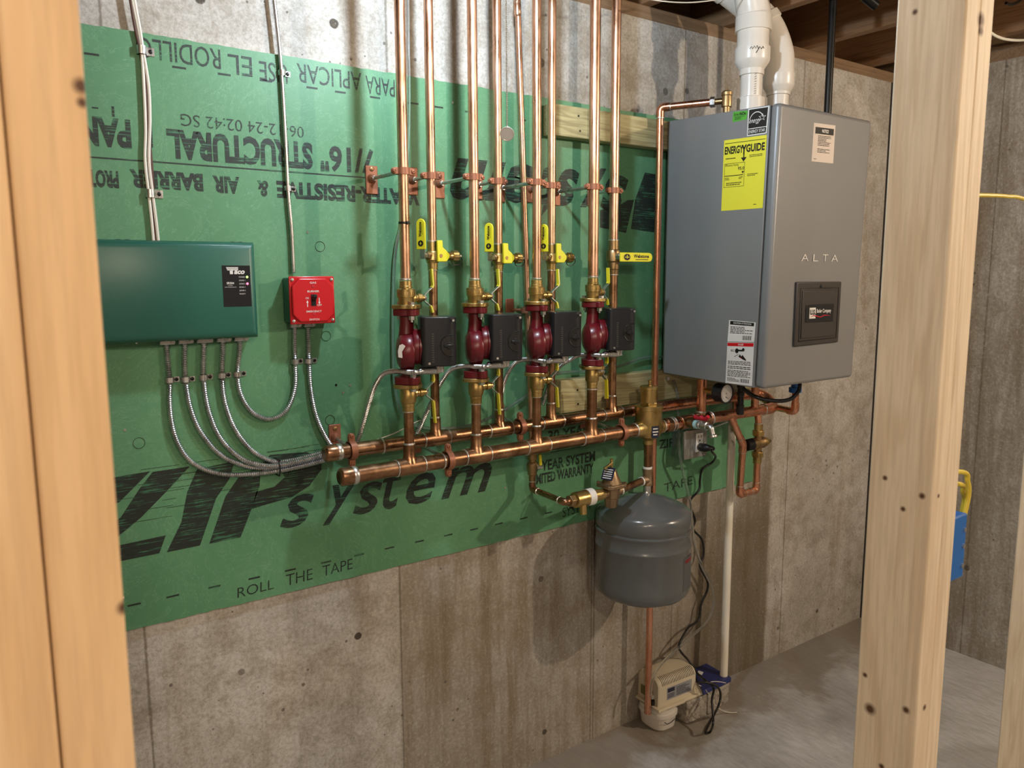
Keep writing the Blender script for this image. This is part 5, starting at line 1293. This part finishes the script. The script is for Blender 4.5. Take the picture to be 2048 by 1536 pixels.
for k in range(9):
    a = a0 + (a1 - a0) * k / 8
    for zz in (.050, .150): vs.append(V((TX + (TR + .0005) * math.cos(a), TY + (TR + .0005) * math.sin(a), tzb + zz)))
mb.add(vs, [(2 * k, 2 * k + 2, 2 * k + 3, 2 * k + 1) for k in range(8)]); lo = obj('label', mb, mat('tank_label', (.10, .11, .12), .4), t, label='dark specification label with a red heading')
mb = MB(); vs = []
for k in range(7):
    a = a0 + .05 + (a1 - a0 - .1) * k / 6
    for zz in (.132, .142): vs.append(V((TX + (TR + .0010) * math.cos(a), TY + (TR + .0010) * math.sin(a), tzb + zz + .002 * (k % 2))))
mb.add(vs, [(2 * k, 2 * k + 2, 2 * k + 3, 2 * k + 1) for k in range(6)]); obj('red_heading', mb, mat('tank_red', (.25, .02, .02), .4), lo)

# ================================================================== POWER OUTLET AND CORD
oy = 1.693
c0, c1 = at(1369, 887, oy), at(1414.5, 880, oy); oz0, oz1 = at(1391, 916, oy).z, at(1391, 859, oy).z
ox = (c0.x + c1.x) / 2
t = thing('outlet_box', 'galvanised square power outlet box with a white receptacle on the green panel', 'power outlet', (ox, YB, oz0))
bo = obj('box', MB().bb((c0.x + .002, oy + .005, oz0 + .002), (c1.x - .002, YB, oz1 - .002)), GALV, t, bevel=.004, seg=3)
for zz in (.022, .050, .078): obj('knockout', MB().lathe((c0.x + .0022, oy + .030, oz0 + zz), (-1, 0, 0), [(0, .0105), (.0008, .0100), (.0008, .0086), (.0001, .0084)], 20), GALV, bo)
cv = obj('cover', MB().bb((c0.x, oy, oz0), (c1.x, oy + .0045, oz1)), GALV, t, bevel=.004, seg=3)
cm = ox; 
rc_ = at(1397.5, 884, oy).x; rz0, rz1 = at(1397, 903, oy).z, at(1397, 866, oy).z
re = obj('receptacle', MB().bb((rc_ - .0165, oy - .004, rz0), (rc_ + .0165, oy, rz1)), WHITE, cv, bevel=.001)
zc_ = rz0 + (rz1 - rz0) * .74
for dx_, h_ in ((-.007, .0045), (.007, .0038)): obj('slot', MB().box((rc_ + dx_, oy - .0043, zc_ + .005), (.0022, .0008, h_ * 2)), BLACK, re)
obj('ground_slot', MB().cyl((rc_, oy - .0040, zc_ - .008), (rc_, oy - .0047, zc_ - .008), .0027, 12), BLACK, re)
for sx, sz in ((c0.x + .008, oz1 - .006), (c1.x - .010, oz0 + .006)): obj('cover_screw', MB().cyl((sx, oy, sz), (sx, oy - .002, sz), .0040, 14), ZINC, cv)
t = thing('power_cord', 'black power cord with moulded plug hanging from the outlet to the floor pump', 'power cord', (rc_, oy - .03, rz0))
pz_ = rz0 + (rz1 - rz0) * .26
obj('plug', MB().tube([(rc_, oy - .004, pz_), (rc_, oy - .010, pz_), (rc_, oy - .030, pz_ + .001), (rc_ + .006, oy - .045, pz_ + .002), (rc_ + .012, oy - .056, pz_ + .001)], [.012, .014, .0135, .0085, .0055], 14), BLACK, t)
Yc = [1.64, 1.63, 1.66, 1.70, 1.72, 1.735, 1.735, 1.735, 1.735, 1.735, 1.735, 1.73, 1.73, 1.73, 1.735, 1.73, 1.72, 1.70, 1.66, 1.63]
Pc = [(1413, 898), (1424, 903), (1431, 913), (1424, 925), (1405, 938), (1400, 960), (1398, 980), (1380, 1004), (1390, 1040), (1386, 1058), (1404, 1080), (1407, 1110), (1400, 1132), (1416, 1170), (1402, 1210), (1397, 1240), (1376, 1256), (1358, 1290)]
pts = [at(x, y, Yc[i]) for i, (x, y) in enumerate(Pc)]
pts[0] = V((rc_ + .012, oy - .054, pz_ + .001))
pts += [at(1362, 1304, 1.715), at(1378, 1322, 1.70), at(1396, 1348, 1.66)]
low = [at(1412, 1362, 1.615), at(1427, 1376, 1.595), at(1424, 1400, 1.57), at(1426, 1432, 1.545), at(1426, 1448, 1.525)]
pts += low
pts += [atZ(1421, 1463, .006), atZ(1412, 1466, .006), atZ(1414, 1456, .006), atZ(1427, 1432, .010), at(1438, 1408, 1.545), at(1441, 1388, 1.565), at(1434, 1372, 1.585), at(1416, 1366, 1.605), at(1399, 1364, 1.615)]
for p in pts: p.z = max(p.z, .006)
obj('cord', MB().tube(catmull(pts, 8), .0038, 12), BLACKM, t)

# clear condensate tube and white drain pipe
tp = catmull([at(1346, 760, 1.706), at(1352, 775, 1.700), at(1356, 800, 1.696), atX(1357, 830, 1.874), atX(1357, 880, 1.874), atX(1360, 915, 1.874), at(1372, 970, 1.715), at(1381, 1010, 1.71), at(1388, 1080, 1.71), at(1402, 1128, 1.71), at(1424, 1175, 1.71), at(1427, 1210, 1.71), at(1412, 1245, 1.705), at(1372, 1282, 1.70), at(1338, 1312, 1.68), at(1312, 1342, 1.665), at(1303, 1370, 1.655), at(1302, 1392, 1.65)], 10)
tag(obj('clear_tube', MB().tube(tp, .0045, 12), GLASS), 'clear vinyl drain tube hanging from the boiler past the outlet box to the floor pump', 'tube')
dp0, dp1 = at(1447, 1362, 1.662), at(1463, 880, 1.683)
tag(obj('metal_rod', MB().tube([at(1414, 859, 1.742), at(1455, 844, 1.742)], .0028, 10), ZINC), 'short slanting metal rod on the green panel right of the drain cock', 'rod')
tag(obj('drain_pipe', MB().tube([dp0, dp0 + (dp1 - dp0) * ((zb_b + .01 - dp0.z) / (dp1.z - dp0.z))], .0133, 24), PVC_OLD), 'cream plastic drain pipe standing from the blue tray up to the boiler', 'pipe')

# ================================================================== FLOOR PUMP, TRAY, PAVERS
pz = .076
A, B_, D_ = atZ(1263, 1390, pz), atZ(1318, 1428, pz), atZ(1420, 1386, pz)
u = (D_ - B_); wv = (A - B_); u.z = wv.z = 0
cor = [B_, B_ + u, B_ + u + wv, A]
sinkb = MB()
t = thing('condensate_pump', 'cream condensate pump with ribbed motor cover and white reservoir on the floor', 'pump', (B_ + u / 2 + wv / 2) * 1.0 - V((0, 0, pz)))
def PP(a, b, z): q_ = B_ + u * a + wv * b; return V((q_.x, q_.y, z))
obj('deck', MB().prism([PP(0, 0, pz), PP(.50, 0, pz), PP(.52, .03, pz), PP(1, .03, pz), PP(1, 1, pz), PP(0, 1, pz)], (0, 0, .010)), CREAM, t, bevel=.003, seg=3)
bc = (PP(0, 0, 0) + PP(.42, 0, 0) + PP(.42, .85, 0) + PP(0, .85, 0)) / 4
rsv = MB(); n = 24; prof = [(0, .80), (.006, .90), (.045, .97), (.047, 1.04), (.060, 1.04), (.061, .98), (pz, .98)]
vs = []
for z, k_ in prof:
    for j in range(n):
        a = 2 * PI * j / n; c_, s_ = math.cos(a), math.sin(a); sq = (abs(c_) ** 3.2 + abs(s_) ** 3.2) ** (-1 / 3.2)
        vs.append(bc + V((c_ * .050 * sq * k_, s_ * .058 * sq * k_, z)))
fs = [(i * n + j, i * n + (j + 1) % n, (i + 1) * n + (j + 1) % n, (i + 1) * n + j) for i in range(len(prof) - 1) for j in range(n)] + [tuple(reversed(range(n)))]
rs = obj('reservoir', rsv.add(vs, fs), PVC, t)
obj('rib', MB().tube(catmull([bc + V((-.030, -.0585, .040)), bc + V((-.016, -.0590, .030)), bc + V((.004, -.0590, .031)), bc + V((.020, -.0585, .036))]), .0012, 8), GREY_DARK, rs)
# motor cover: rounded loaf with vents along its top edges
cz0 = pz + .010
K = [PP(.05, .10, cz0), PP(.78, .10, cz0), PP(.78, .92, cz0), PP(.05, .92, cz0)]
ux = (K[1] - K[0]).normalized(); vy = (K[3] - K[0]).normalized(); Lx = (K[1] - K[0]).length; Ly = (K[3] - K[0]).length
Hc = .092; rc2 = .026; sec = []
for k in range(9): a = PI / 2 * k / 8; sec.append((rc2 - rc2 * math.cos(a), Hc - rc2 + rc2 * math.sin(a)))
sec = [(0, 0)] + sec + [(Ly - y_, z_) for y_, z_ in reversed(sec)] + [(Ly, 0)]
def loaf(x0, x1, inset0=0.0, inset1=0.0):
    m_ = MB(); st = []
    for x_, ins in ((x0, inset0), (x0 + .008, 0), (x1 - .008, 0), (x1, inset1)):
        st.append([K[0] + ux * x_ + vy * (y_ + (Ly / 2 - y_) * ins * 1.6) + V((0, 0, z_ * (1 - ins))) for y_, z_ in sec])
    n_ = len(sec); m_.v = [p for r_ in st for p in r_]
    for i in range(3):
        for j in range(n_ - 1): m_.f.append((i * n_ + j, (i + 1) * n_ + j, (i + 1) * n_ + j + 1, i * n_ + j + 1))
    m_.f += [tuple(range(n_)), tuple(reversed(range(3 * n_, 4 * n_)))]
    return m_
mc = obj('motor_cover', loaf(0, Lx, .06, .06), CREAM, t, ang=45)
for k in range(22):
    x_ = .014 + (Lx - .028) * k / 21
    obj('vent_rib', MB().tube([K[0] + ux * x_ + vy * y_ + V((0, 0, z_ + .0003)) + (-vy * .0006) for y_, z_ in [(rc2 - rc2 * math.cos(a), Hc - rc2 + rc2 * math.sin(a)) for a in (.15, .5, .85, 1.2, 1.5)]], .0011, 6), BLACK if False else GREY_DARK, mc)
qd = Quad(K[0] + ux * Lx * .20 + V((0, 0, .016)), K[0] + ux * Lx * .86 + V((0, 0, .016)), K[0] + ux * Lx * .86 + V((0, 0, .058)), K[0] + ux * Lx * .20 + V((0, 0, .058)), .0006)
if qd.n.dot(vy) > 0: qd.off = -.0006
mb = MB(); qd.rect(mb, 0, 0, 1, 1); lb_ = obj('spec_label', mb, mat('silver_label', (.33, .34, .37), .35), mc, flat=True)
qd.off *= 1.8; mb = MB(); qd.rect(mb, .03, .60, .30, .92); qd.lines(mb, .38, .10, .95, .85, 6, 41); qd.lines(mb, .04, .10, .30, .5, 3, 42); obj('label_print', mb, NAVY, lb_, flat=True)
qg = Quad(PP(.045, .75, cz0 + .012), PP(.045, .30, cz0 + .012), PP(.045, .30, cz0 + .044), PP(.045, .75, cz0 + .044), .0)
mb = MB(); qg.rect(mb, 0, 0, 1, 1); obj('side_label', mb, mat('olive_label', (.20, .19, .07), .45), mc, flat=True)
fp = atZ(1304, 1409, cz0)
obj('outlet_fitting', MB().lathe(fp, (0, 0, 1), [(0, .008), (.006, .0095), (.016, .0095), (.017, .006), (.022, .006)], 14), BLACK, t)
obj('outlet_collar', MB().cyl(fp + V((0, 0, .022)), fp + V((0, 0, .034)), .0065, 14), WHITE, t)
# pavers under the tray, blue tray
PAVER = mat('split_stone', (.42, .38, .32), .9); v_ = coord(PAVER); nf = noise(PAVER, v_, 55, 4, .7, .8)
L(PAVER, ramp(PAVER, nf, [(.36, (.20, .17, .14)), (.6, (.50, .46, .40))]), bsdf(PAVER).inputs['Base Color']); bump(PAVER, nf, .8, .006)
def block(px0, px1, pyb0, pyb1, h, depth, label):
    a, b = atZ(px0, pyb0, 0), atZ(px1, pyb1, 0); d = (b - a); d.z = 0; nn_ = V((-d.y, d.x, 0)).normalized()
    if nn_.y < 0: nn_ = -nn_
    m_ = MB().prism([a, b, b + nn_ * depth, a + nn_ * depth], (0, 0, h)); o_ = obj('paver_block', m_, PAVER, bevel=.003)
    return tag(o_, label, 'paver', 'rough stone pavers under the floor pump')
block(1373, 1413, 1449, 1431, .0755, .09, 'rough stone paver under the right end of the cream pump')
block(1416, 1458, 1429.5, 1402, .078, .09, 'rough stone paver under the blue tray, beside the drain pipe')
t = thing('blue_tray', 'dark blue plastic tray with small white label under the drain pipe', 'tray', atZ(1425, 1360, .09))
T_ = [atZ(1406, 1392, .080), atZ(1463, 1364, .080), atZ(1412, 1335, .080), atZ(1385, 1347, .080)]
sy = .003
obj('rim', MB().prism(T_, (0, 0, .018)), BLUE_DK, t, bevel=.004, seg=3)
qd = Quad(atZ(1394, 1346, .0985), atZ(1404, 1350, .0985), atZ(1407, 1344, .0985), atZ(1397, 1341, .0985), 0); mb = MB(); qd.rect(mb, 0, 0, 1, 1)
obj('tray_label', mb, PAPER, t, flat=True)
wp = [atZ(1398, 1370, .105), atZ(1408, 1376, .09), at(1420, 1392, 1.585), at(1432, 1412, 1.575), atZ(1447, 1422, .018), atZ(1460, 1425, .004), atZ(1474, 1425, .003)]
tag(obj('white_wire', MB().tube(catmull(wp, 8), .0016, 8), CABLE_W), 'thin white wire curling from the cream pump onto the floor', 'wire')
wp = [atZ(1421, 1364, .101), atZ(1430, 1363, .101), atZ(1442, 1364, .101), atZ(1452, 1366, .101)]
tag(obj('white_wire', MB().tube(catmull(wp, 8), .0014, 8), CABLE_W), 'short white wire lying on the blue tray', 'wire')

# ================================================================== RELAY BOX, SWITCH, CONDUITS
YR = 1.682
rx0, rx1 = .214, .533; rz0, rz1 = 1.349, 1.546
t = thing('relay_box', 'wide dark green zone relay box with a black display sticker', 'relay box', ((rx0 + rx1) / 2, YB, rz0))
Q_ = [V((rx0, YR, rz0)), V((rx1, YR, rz0)), V((rx1, YR, rz1)), V((rx0, YR, rz1))]
m_ = MB(); vs = []
for y_, ins in ((YB, -.002), (YR + .016, -.002), (YR + .005, .003), (YR, .014)):
    for k, (sx, sz) in enumerate(((1, 1), (-1, 1), (-1, -1), (1, -1))):
        vs.append(V((Q_[k].x + sx * ins, y_, Q_[k].z + sz * ins)))
m_.add(vs, [(i * 4 + k, i * 4 + (k + 1) % 4, (i + 1) * 4 + (k + 1) % 4, (i + 1) * 4 + k) for i in range(3) for k in range(4)] + [(12, 13, 14, 15), (3, 2, 1, 0)])
cs = obj('cover', m_, GREENBOX, t, bevel=.003, seg=3)
def RQ(px, py): return at(px, py, YR)
z_hi, z_lo = at(470, 531, YR).z, at(480, 613, YR).z
qs = Quad(V((at(447, 600, YR).x, YR, z_lo)), V((rx1 - .013, YR, z_lo)), V((rx1 - .013, YR, z_hi)), V((at(447, 600, YR).x, YR, z_hi)), .0004)
mb = MB(); qs.rect(mb, 0, 0, 1, 1); ds = obj('display_sticker', mb, BLACK, cs, flat=True, label='black display sticker')
qs.off = .0008; mb = MB()
qs.text(mb, 'aco', .42, .79, .80, .88, .04, .25); qs.rect(mb, .27, .79, .38, .90)
for k in range(4): qs.poly(mb, [(.14 + k * .012, .96 - k * .022), (.58, .96 - k * .022), (.56, .945 - k * .022), (.15 + k * .012, .945 - k * .022)])
qs.text(mb, 'SR504', .14, .545, .40, .60, .02); qs.text(mb, '4 ZONE', .18, .505, .34, .525); qs.text(mb, 'SWITCHING RELAY', .07, .465, .48, .485)
for k, s_ in enumerate(('POWER', 'ZONE 1', 'ZONE 2', 'ZONE 3', 'ZONE 4', 'PRIORITY')): qs.text(mb, s_, .58, .705 - k * .082, .80, .735 - k * .082)
obj('display_print', mb, WHITE, ds, flat=True)
for nm_, vv_, m_ in (('power_light', .72, LED_G), ('zone_light', .556, LED_R)):
    c_ = qs.at(.88, vv_, 0); obj(nm_, MB().lathe(c_, (0, -1, 0), [(0, .0026), (.0015, .0020), (.002, .001)], 14), m_, ds)
for px_ in (236, 254, 465, 480): p = at(px_, 478 if px_ < 300 else 482, 1.72); p.z = rz1 + .001; obj('knockout_plug', MB().lathe(p, (0, 0, 1), [(0, .007), (.002, .006), (.003, .003)], 14), BLACK, t)
obj('cover_screw', MB().cyl((at(273, 686, 1.70).x, 1.70, rz0 - .004), (at(273, 686, 1.70).x, 1.70, rz0), .002, 10), ZINC, t)
# red emergency switch
sY = 1.697
sx0, sx1, sz0, sz1 = .609, .714, 1.3705, 1.4765
t = thing('emergency_switch', 'bright red gas burner emergency switch plate on a green box', 'switch', ((sx0 + sx1) / 2, YB, sz0))
obj('back_box', MB().bb((sx0 + .003, sY + .006, sz0 + .003), (sx1 - .003, YB, sz1 - .003)), GREENBOX, t, bevel=.004)
cx_, cz_ = (sx0 + sx1) / 2, (sz0 + sz1) / 2; hw_ = (sx1 - sx0) / 2
pl = obj('cover_plate', MB().bb((sx0, sY + .002, sz0), (sx1, sY + .007, sz1)), RED, t, bevel=.003, seg=3)
oc = []
for sx, sz in ((1, 1), (-1, 1), (-1, -1), (1, -1)):
    h = hw_ - .004; c = .017
    oc += [(sx * h, sz * (h - c)), (sx * (h - c), sz * h)] if sx * sz > 0 else [(sx * (h - c), sz * h), (sx * h, sz * (h - c))]
obj('raised_face', MB().prism([(cx_ + x, sY + .003, cz_ + z) for x, z in oc], (0, -.007, 0)), RED, pl, bevel=.003, seg=3)
fy = sY - .004
for sx in (-1, 1):
    for sz in (-1, 1): obj('corner_screw', MB().lathe((cx_ + sx * .0455, sY + .002, cz_ + sz * .0455), (0, -1, 0), [(0, .0038), (.002, .0034), (.0025, .001)], 12), ZINC, pl)
for dz_ in (.0315, -.030): obj('plate_screw', MB().lathe((cx_, fy, cz_ + dz_), (0, -1, 0), [(0, .0038), (.001, .0036), (.001, .0008)], 14), REDV, pl)
tg = MB().bb((cx_ - .0055, fy - .001, cz_ - .013), (cx_ + .0055, fy, cz_ + .013)); sw = obj('toggle_slot', tg, BLACK, pl)
obj('toggle', MB().prism([(cx_ - .0045, fy, cz_ - .004), (cx_ - .0045, fy, cz_ + .006), (cx_ - .004, fy - .011, cz_ + .013), (cx_ - .004, fy - .012, cz_ + .007)], (.0085, 0, 0)), BLACK, sw, bevel=.001)
qs = Quad(V((sx0, fy, sz0)), V((sx1, fy, sz0)), V((sx1, fy, sz1)), V((sx0, fy, sz1)), .0004); mb = MB()
for s_, a, b, c, d in (('GAS', .43, .845, .57, .885), ('BURNER', .37, .665, .63, .705), ('EMERGENCY', .33, .245, .67, .285), ('SWITCH', .39, .075, .61, .115), ('ON', .325, .525, .395, .565), ('OFF', .575, .375, .675, .415)): qs.text(mb, s_, a, b, c, d, .01)
qs.rect(mb, .352, .36, .368, .46); qs.poly(mb, [(.335, .45), (.36, .50), (.385, .45)]); qs.rect(mb, .617, .45, .633, .55); qs.poly(mb, [(.60, .46), (.65, .46), (.625, .41)])
obj('switch_print', mb, WHITE, pl, flat=True)
# conduits
def conduit(pts, r, label, Y=None, group='armoured cables', pitch=.0046, m=CONDUIT, name='armoured_cable'):
    P_ = resample(catmull(pts, 14), pitch / 2)
    o_ = obj(name, MB().tube(P_, [r if k % 2 else r * .74 for k in range(len(P_))], 12), m, ang=60)
    return tag(o_, label, 'cable', group)
Yc = YB - .0072
def CP(lst, Y=Yc): return [at(a[0], a[1], a[2] if len(a) > 2 else Y) for a in lst]
tops = [(333, 684), (370, 681), (408, 679), (446, 675), (480, 672)]
runs = [
 [(333, 686), (335, 720), (339, 762), (340, 820), (352, 878), (383, 924), (436, 947), (500, 949, 1.738), (556, 942, 1.730), (610, 931, 1.725), (668, 915, 1.722)],
 [(370, 683), (369, 720), (371, 761), (382, 820), (404, 868), (444, 912), (500, 934), (556, 937), (612, 925), (668, 910)],
 [(408, 681), (407, 715), (407, 757), (417, 820), (440, 875), (478, 914), (520, 930, 1.732), (556, 931, 1.728), (612, 919, 1.728), (668, 904, 1.728)],
 [(446, 677), (445, 712), (444, 752), (450, 805), (470, 858), (505, 902), (545, 922), (575, 922), (618, 912), (668, 898)],
 [(480, 674), (479, 705), (475, 748), (482, 790), (505, 825), (540, 838), (573, 820), (590, 775), (590, 723), (589, 690), (589, 654)]]
lab = ['armoured cable leaving the relay box farthest left and sweeping widest', 'armoured cable second from the left under the relay box', 'armoured cable in the middle under the relay box', 'armoured cable fourth from the left under the relay box', 'armoured cable looping from the relay box up to the red switch']
for r_, l_ in zip(runs, lab): conduit(CP(r_), .0062, l_)
conduit(CP([(616, 654), (617, 690), (618, 722), (622, 780), (632, 830), (648, 868), (668, 897), (700, 915)]), .0062, 'armoured cable from the red switch down to the manifold end')
conduit(CP([(587, 546), (586, 520), (583, 460), (576, 378), (570, 260), (563, 146), (556, 70), (548, 0), (542, -60)]), .0050, 'thin armoured cable running up from the red switch to the ceiling')
# from behind the manifolds up to the pump boxes
tail = []
def hub(i): # world point left of the conduit hub of pump i
    ax = V((math.cos(AXR), math.sin(AXR), 0)); pr_ = ax.cross(V((0, 0, 1)))
    return V((SX[i], SY, PZ + dz4[i])) + ax * .060 + pr_ * .004 + V((0, 0, -.0580))
for i, lst in enumerate(([(706, 905, 1.742), (722, 862, 1.735), (737, 810, 1.71), (752, 768, 1.68), (775, 744, 1.64)],
                         [(826, 885, 1.742), (842, 850, 1.735), (862, 806, 1.71), (884, 762, 1.68), (910, 735, 1.64)],
                         [(995, 850, 1.742), (1002, 800, 1.735), (1008, 765, 1.715), (1022, 735, 1.68), (1045, 719, 1.64)],
                         [(1085, 810, 1.742), (1098, 770, 1.735), (1118, 735, 1.71), (1140, 720, 1.68), (1160, 710, 1.64)])):
    h_ = hub(i); ax = V((math.cos(AXR), math.sin(AXR), 0))
    pts = CP(lst) + [h_ + V((-.062, -.022, .001)), h_ + V((-.034, -.006, .001))]
    conduit(pts, .0062, 'armoured cable curving up from the manifolds into the %s pump' % ORD[i], group='armoured cables of the pumps')
    t = thing('cable_connector', 'zinc cable connector under the black box of the %s pump' % ORD[i], 'connector', h_, 'cable connectors of the pumps')
    obj('sleeve', MB().lathe(h_ + V((-.036, -.003, .001)), (1, .08, 0), [(0, .0085), (.016, .0090), (.020, .0100), (.030, .0100)], 16), ZINC, t)
    obj('clamp_screw', MB().cyl(h_ + V((-.026, -.003, .006)), h_ + V((-.026, -.003, .022)), .0025, 10), ZINC, t)
    obj('elbow_body', MB().tube(fillet([h_ + V((-.010, 0, 0)), h_ + V((.010, -.003, 0)), h_ + V((.012, -.004, .012))], .006), .0100, 14), ZINC, t)
# connectors under relay box and switch
for k, (x, y) in enumerate(tops + [(589, 652), (616, 652)]):
    p = at(x, y, Yc); p.z = (rz0 if k < 5 else sz0 + .003); wd = .034 if k == 2 else .030
    if k > 4: wd = .024
    o_ = thing('box_connector', 'zinc cable connector ' + (['farthest left under the relay box', 'second from the left under the relay box', 'in the middle under the relay box, the widest', 'fourth from the left under the relay box', 'farthest right under the relay box'][k] if k < 5 else ['under the left of the red switch', 'under the right of the red switch'][k - 5]), 'connector', p - V((0, 0, .01)), 'cable connectors under the boxes')
    obj('yoke', MB().box(p + V((0, -.002, -.007)), (wd, .014, .011)), ZINC, o_, bevel=.002)
    for s_ in (-1, 1): obj('screw', MB().hexa(p + V((s_ * wd * .36, -.008, -.007)), p + V((s_ * wd * .36, -.013, -.007)), .0042), ZINC, o_)
# one-hole straps
def strap(px, py, r, label, Y=None, wd=.011, dxt=.014):
    y_ = YB - r if Y is None else Y; p = at(px, py, y_)
    t = thing('cable_strap', label, 'strap', V((p.x, YB, p.z - wd / 2)), 'one-hole straps on the green panel')
    sec = [(p.x + (r + .001) * math.cos(a), y_ - (r + .001) * math.sin(a)) for a in [PI * k / 10 for k in range(11)]]
    out = [(p.x + (r + .0026) * math.cos(a), y_ - (r + .0026) * math.sin(a)) for a in [PI * k / 10 for k in range(11)]]
    poly = sec + [(sec[-1][0], YB - .0003)] + [(out[-1][0], YB - .0003)] + out[::-1] + [(p.x + r + .0026, YB - .0022), (p.x + r + dxt, YB - .0022), (p.x + r + dxt, YB - .0003), (p.x + r + .001, YB - .0003)]
    obj('band', MB().prism([(x, y2, p.z - wd / 2) for x, y2 in poly], (0, 0, wd)), ZINC, t)
    obj('screw', MB().lathe((p.x + r + dxt * .58, YB - .0022, p.z), (0, -1, 0), [(0, .0042), (.0012, .0040), (.002, .0022)], 14), IRON, t)
for x, y, l_ in ((339, 760, 'small metal strap holding the leftmost armoured cable under the relay box'), (371, 759, 'small metal strap on the second armoured cable under the relay box'), (407, 755, 'small metal strap on the middle armoured cable under the relay box'), (444, 751, 'small metal strap on the fourth armoured cable under the relay box'),
                 (475, 748, 'small metal strap on the looping cable just right of the relay box edge'), (590, 723, 'small metal strap below the red switch on the left cable'), (618, 722, 'small metal strap below the red switch on the right cable')): strap(x, y, .0066, l_)
strap(564, 146, .0054, 'small metal strap on the thin armoured cable near the panel top'); strap(576, 377, .0054, 'small metal strap on the thin armoured cable halfway to the red switch')
# three low-voltage cables above the relay box
grp = [[(262, -40), (265, 0), (277, 60), (283, 100), (288, 180), (291, 260), (290, 320), (297, 385), (303, 440), (307, 484)],
       [(266, -40), (269, 0), (280, 60), (286, 100), (297, 170), (300, 240), (298, 320), (305, 385), (312, 440), (317, 484)],
       [(257, -40), (261, 0), (271, 60), (280, 100), (292, 170), (296, 250), (303, 330), (306, 385), (310, 440), (312, 484)]]
for g_, m_, l_, y_ in zip(grp, (CABLE_W, PVC, CABLE_B), ('left white thermostat cable running up from the relay box', 'right white thermostat cable running up from the relay box', 'brown thermostat cable between the two white ones above the relay box'), (1.745, 1.744, 1.7465)):
    tag(obj('thermostat_cable', MB().tube(catmull(CP(g_, y_), 8), .0031, 10), m_), l_, 'cable', 'thermostat cables above the relay box')
strap(283, 100, .0066, 'metal strap over the thermostat cables near the panel top', wd=.016, dxt=.018); strap(301, 387, .0066, 'metal strap over the thermostat cables above the relay box', wd=.016, dxt=.018)
p = at(556, 935, 1.735)
t = thing('cable_tie', 'black cable tie bundling the armoured cables left of the manifold', 'cable tie', p)
oz_ = [(0.0, .017), (.010, .012), (.012, 0), (.010, -.012), (0, -.018), (-.0, .017)]
obj('strap', MB().tube([V((p.x, YB - .002, p.z + .019)), V((p.x, YB - .026, p.z + .017)), V((p.x, YB - .031, p.z)), V((p.x, YB - .026, p.z - .018)), V((p.x, YB - .002, p.z - .019))], .0016, 8), BLACKM, t)
obj('lock', MB().box((p.x, YB - .027, p.z + .019), (.005, .006, .006)), BLACKM, t, bevel=.001)
wp = [at(752, 880, 1.742), at(790, 866, 1.742), at(830, 845, 1.742), at(850, 838, 1.742)]
tag(obj('thin_wire', MB().tube(catmull(wp), .0013, 8), CABLE_W), 'thin pale wire on the panel just above the rear manifold', 'wire')
wp = [at(1178, 852, 1.735), at(1192, 857, 1.73), at(1206, 860, 1.73), at(1222, 864, 1.735)]
tag(obj('thin_wire', MB().tube(catmull(wp), .0022, 8), ZINC), 'short metal rod showing between the manifolds left of the air separator', 'rod')
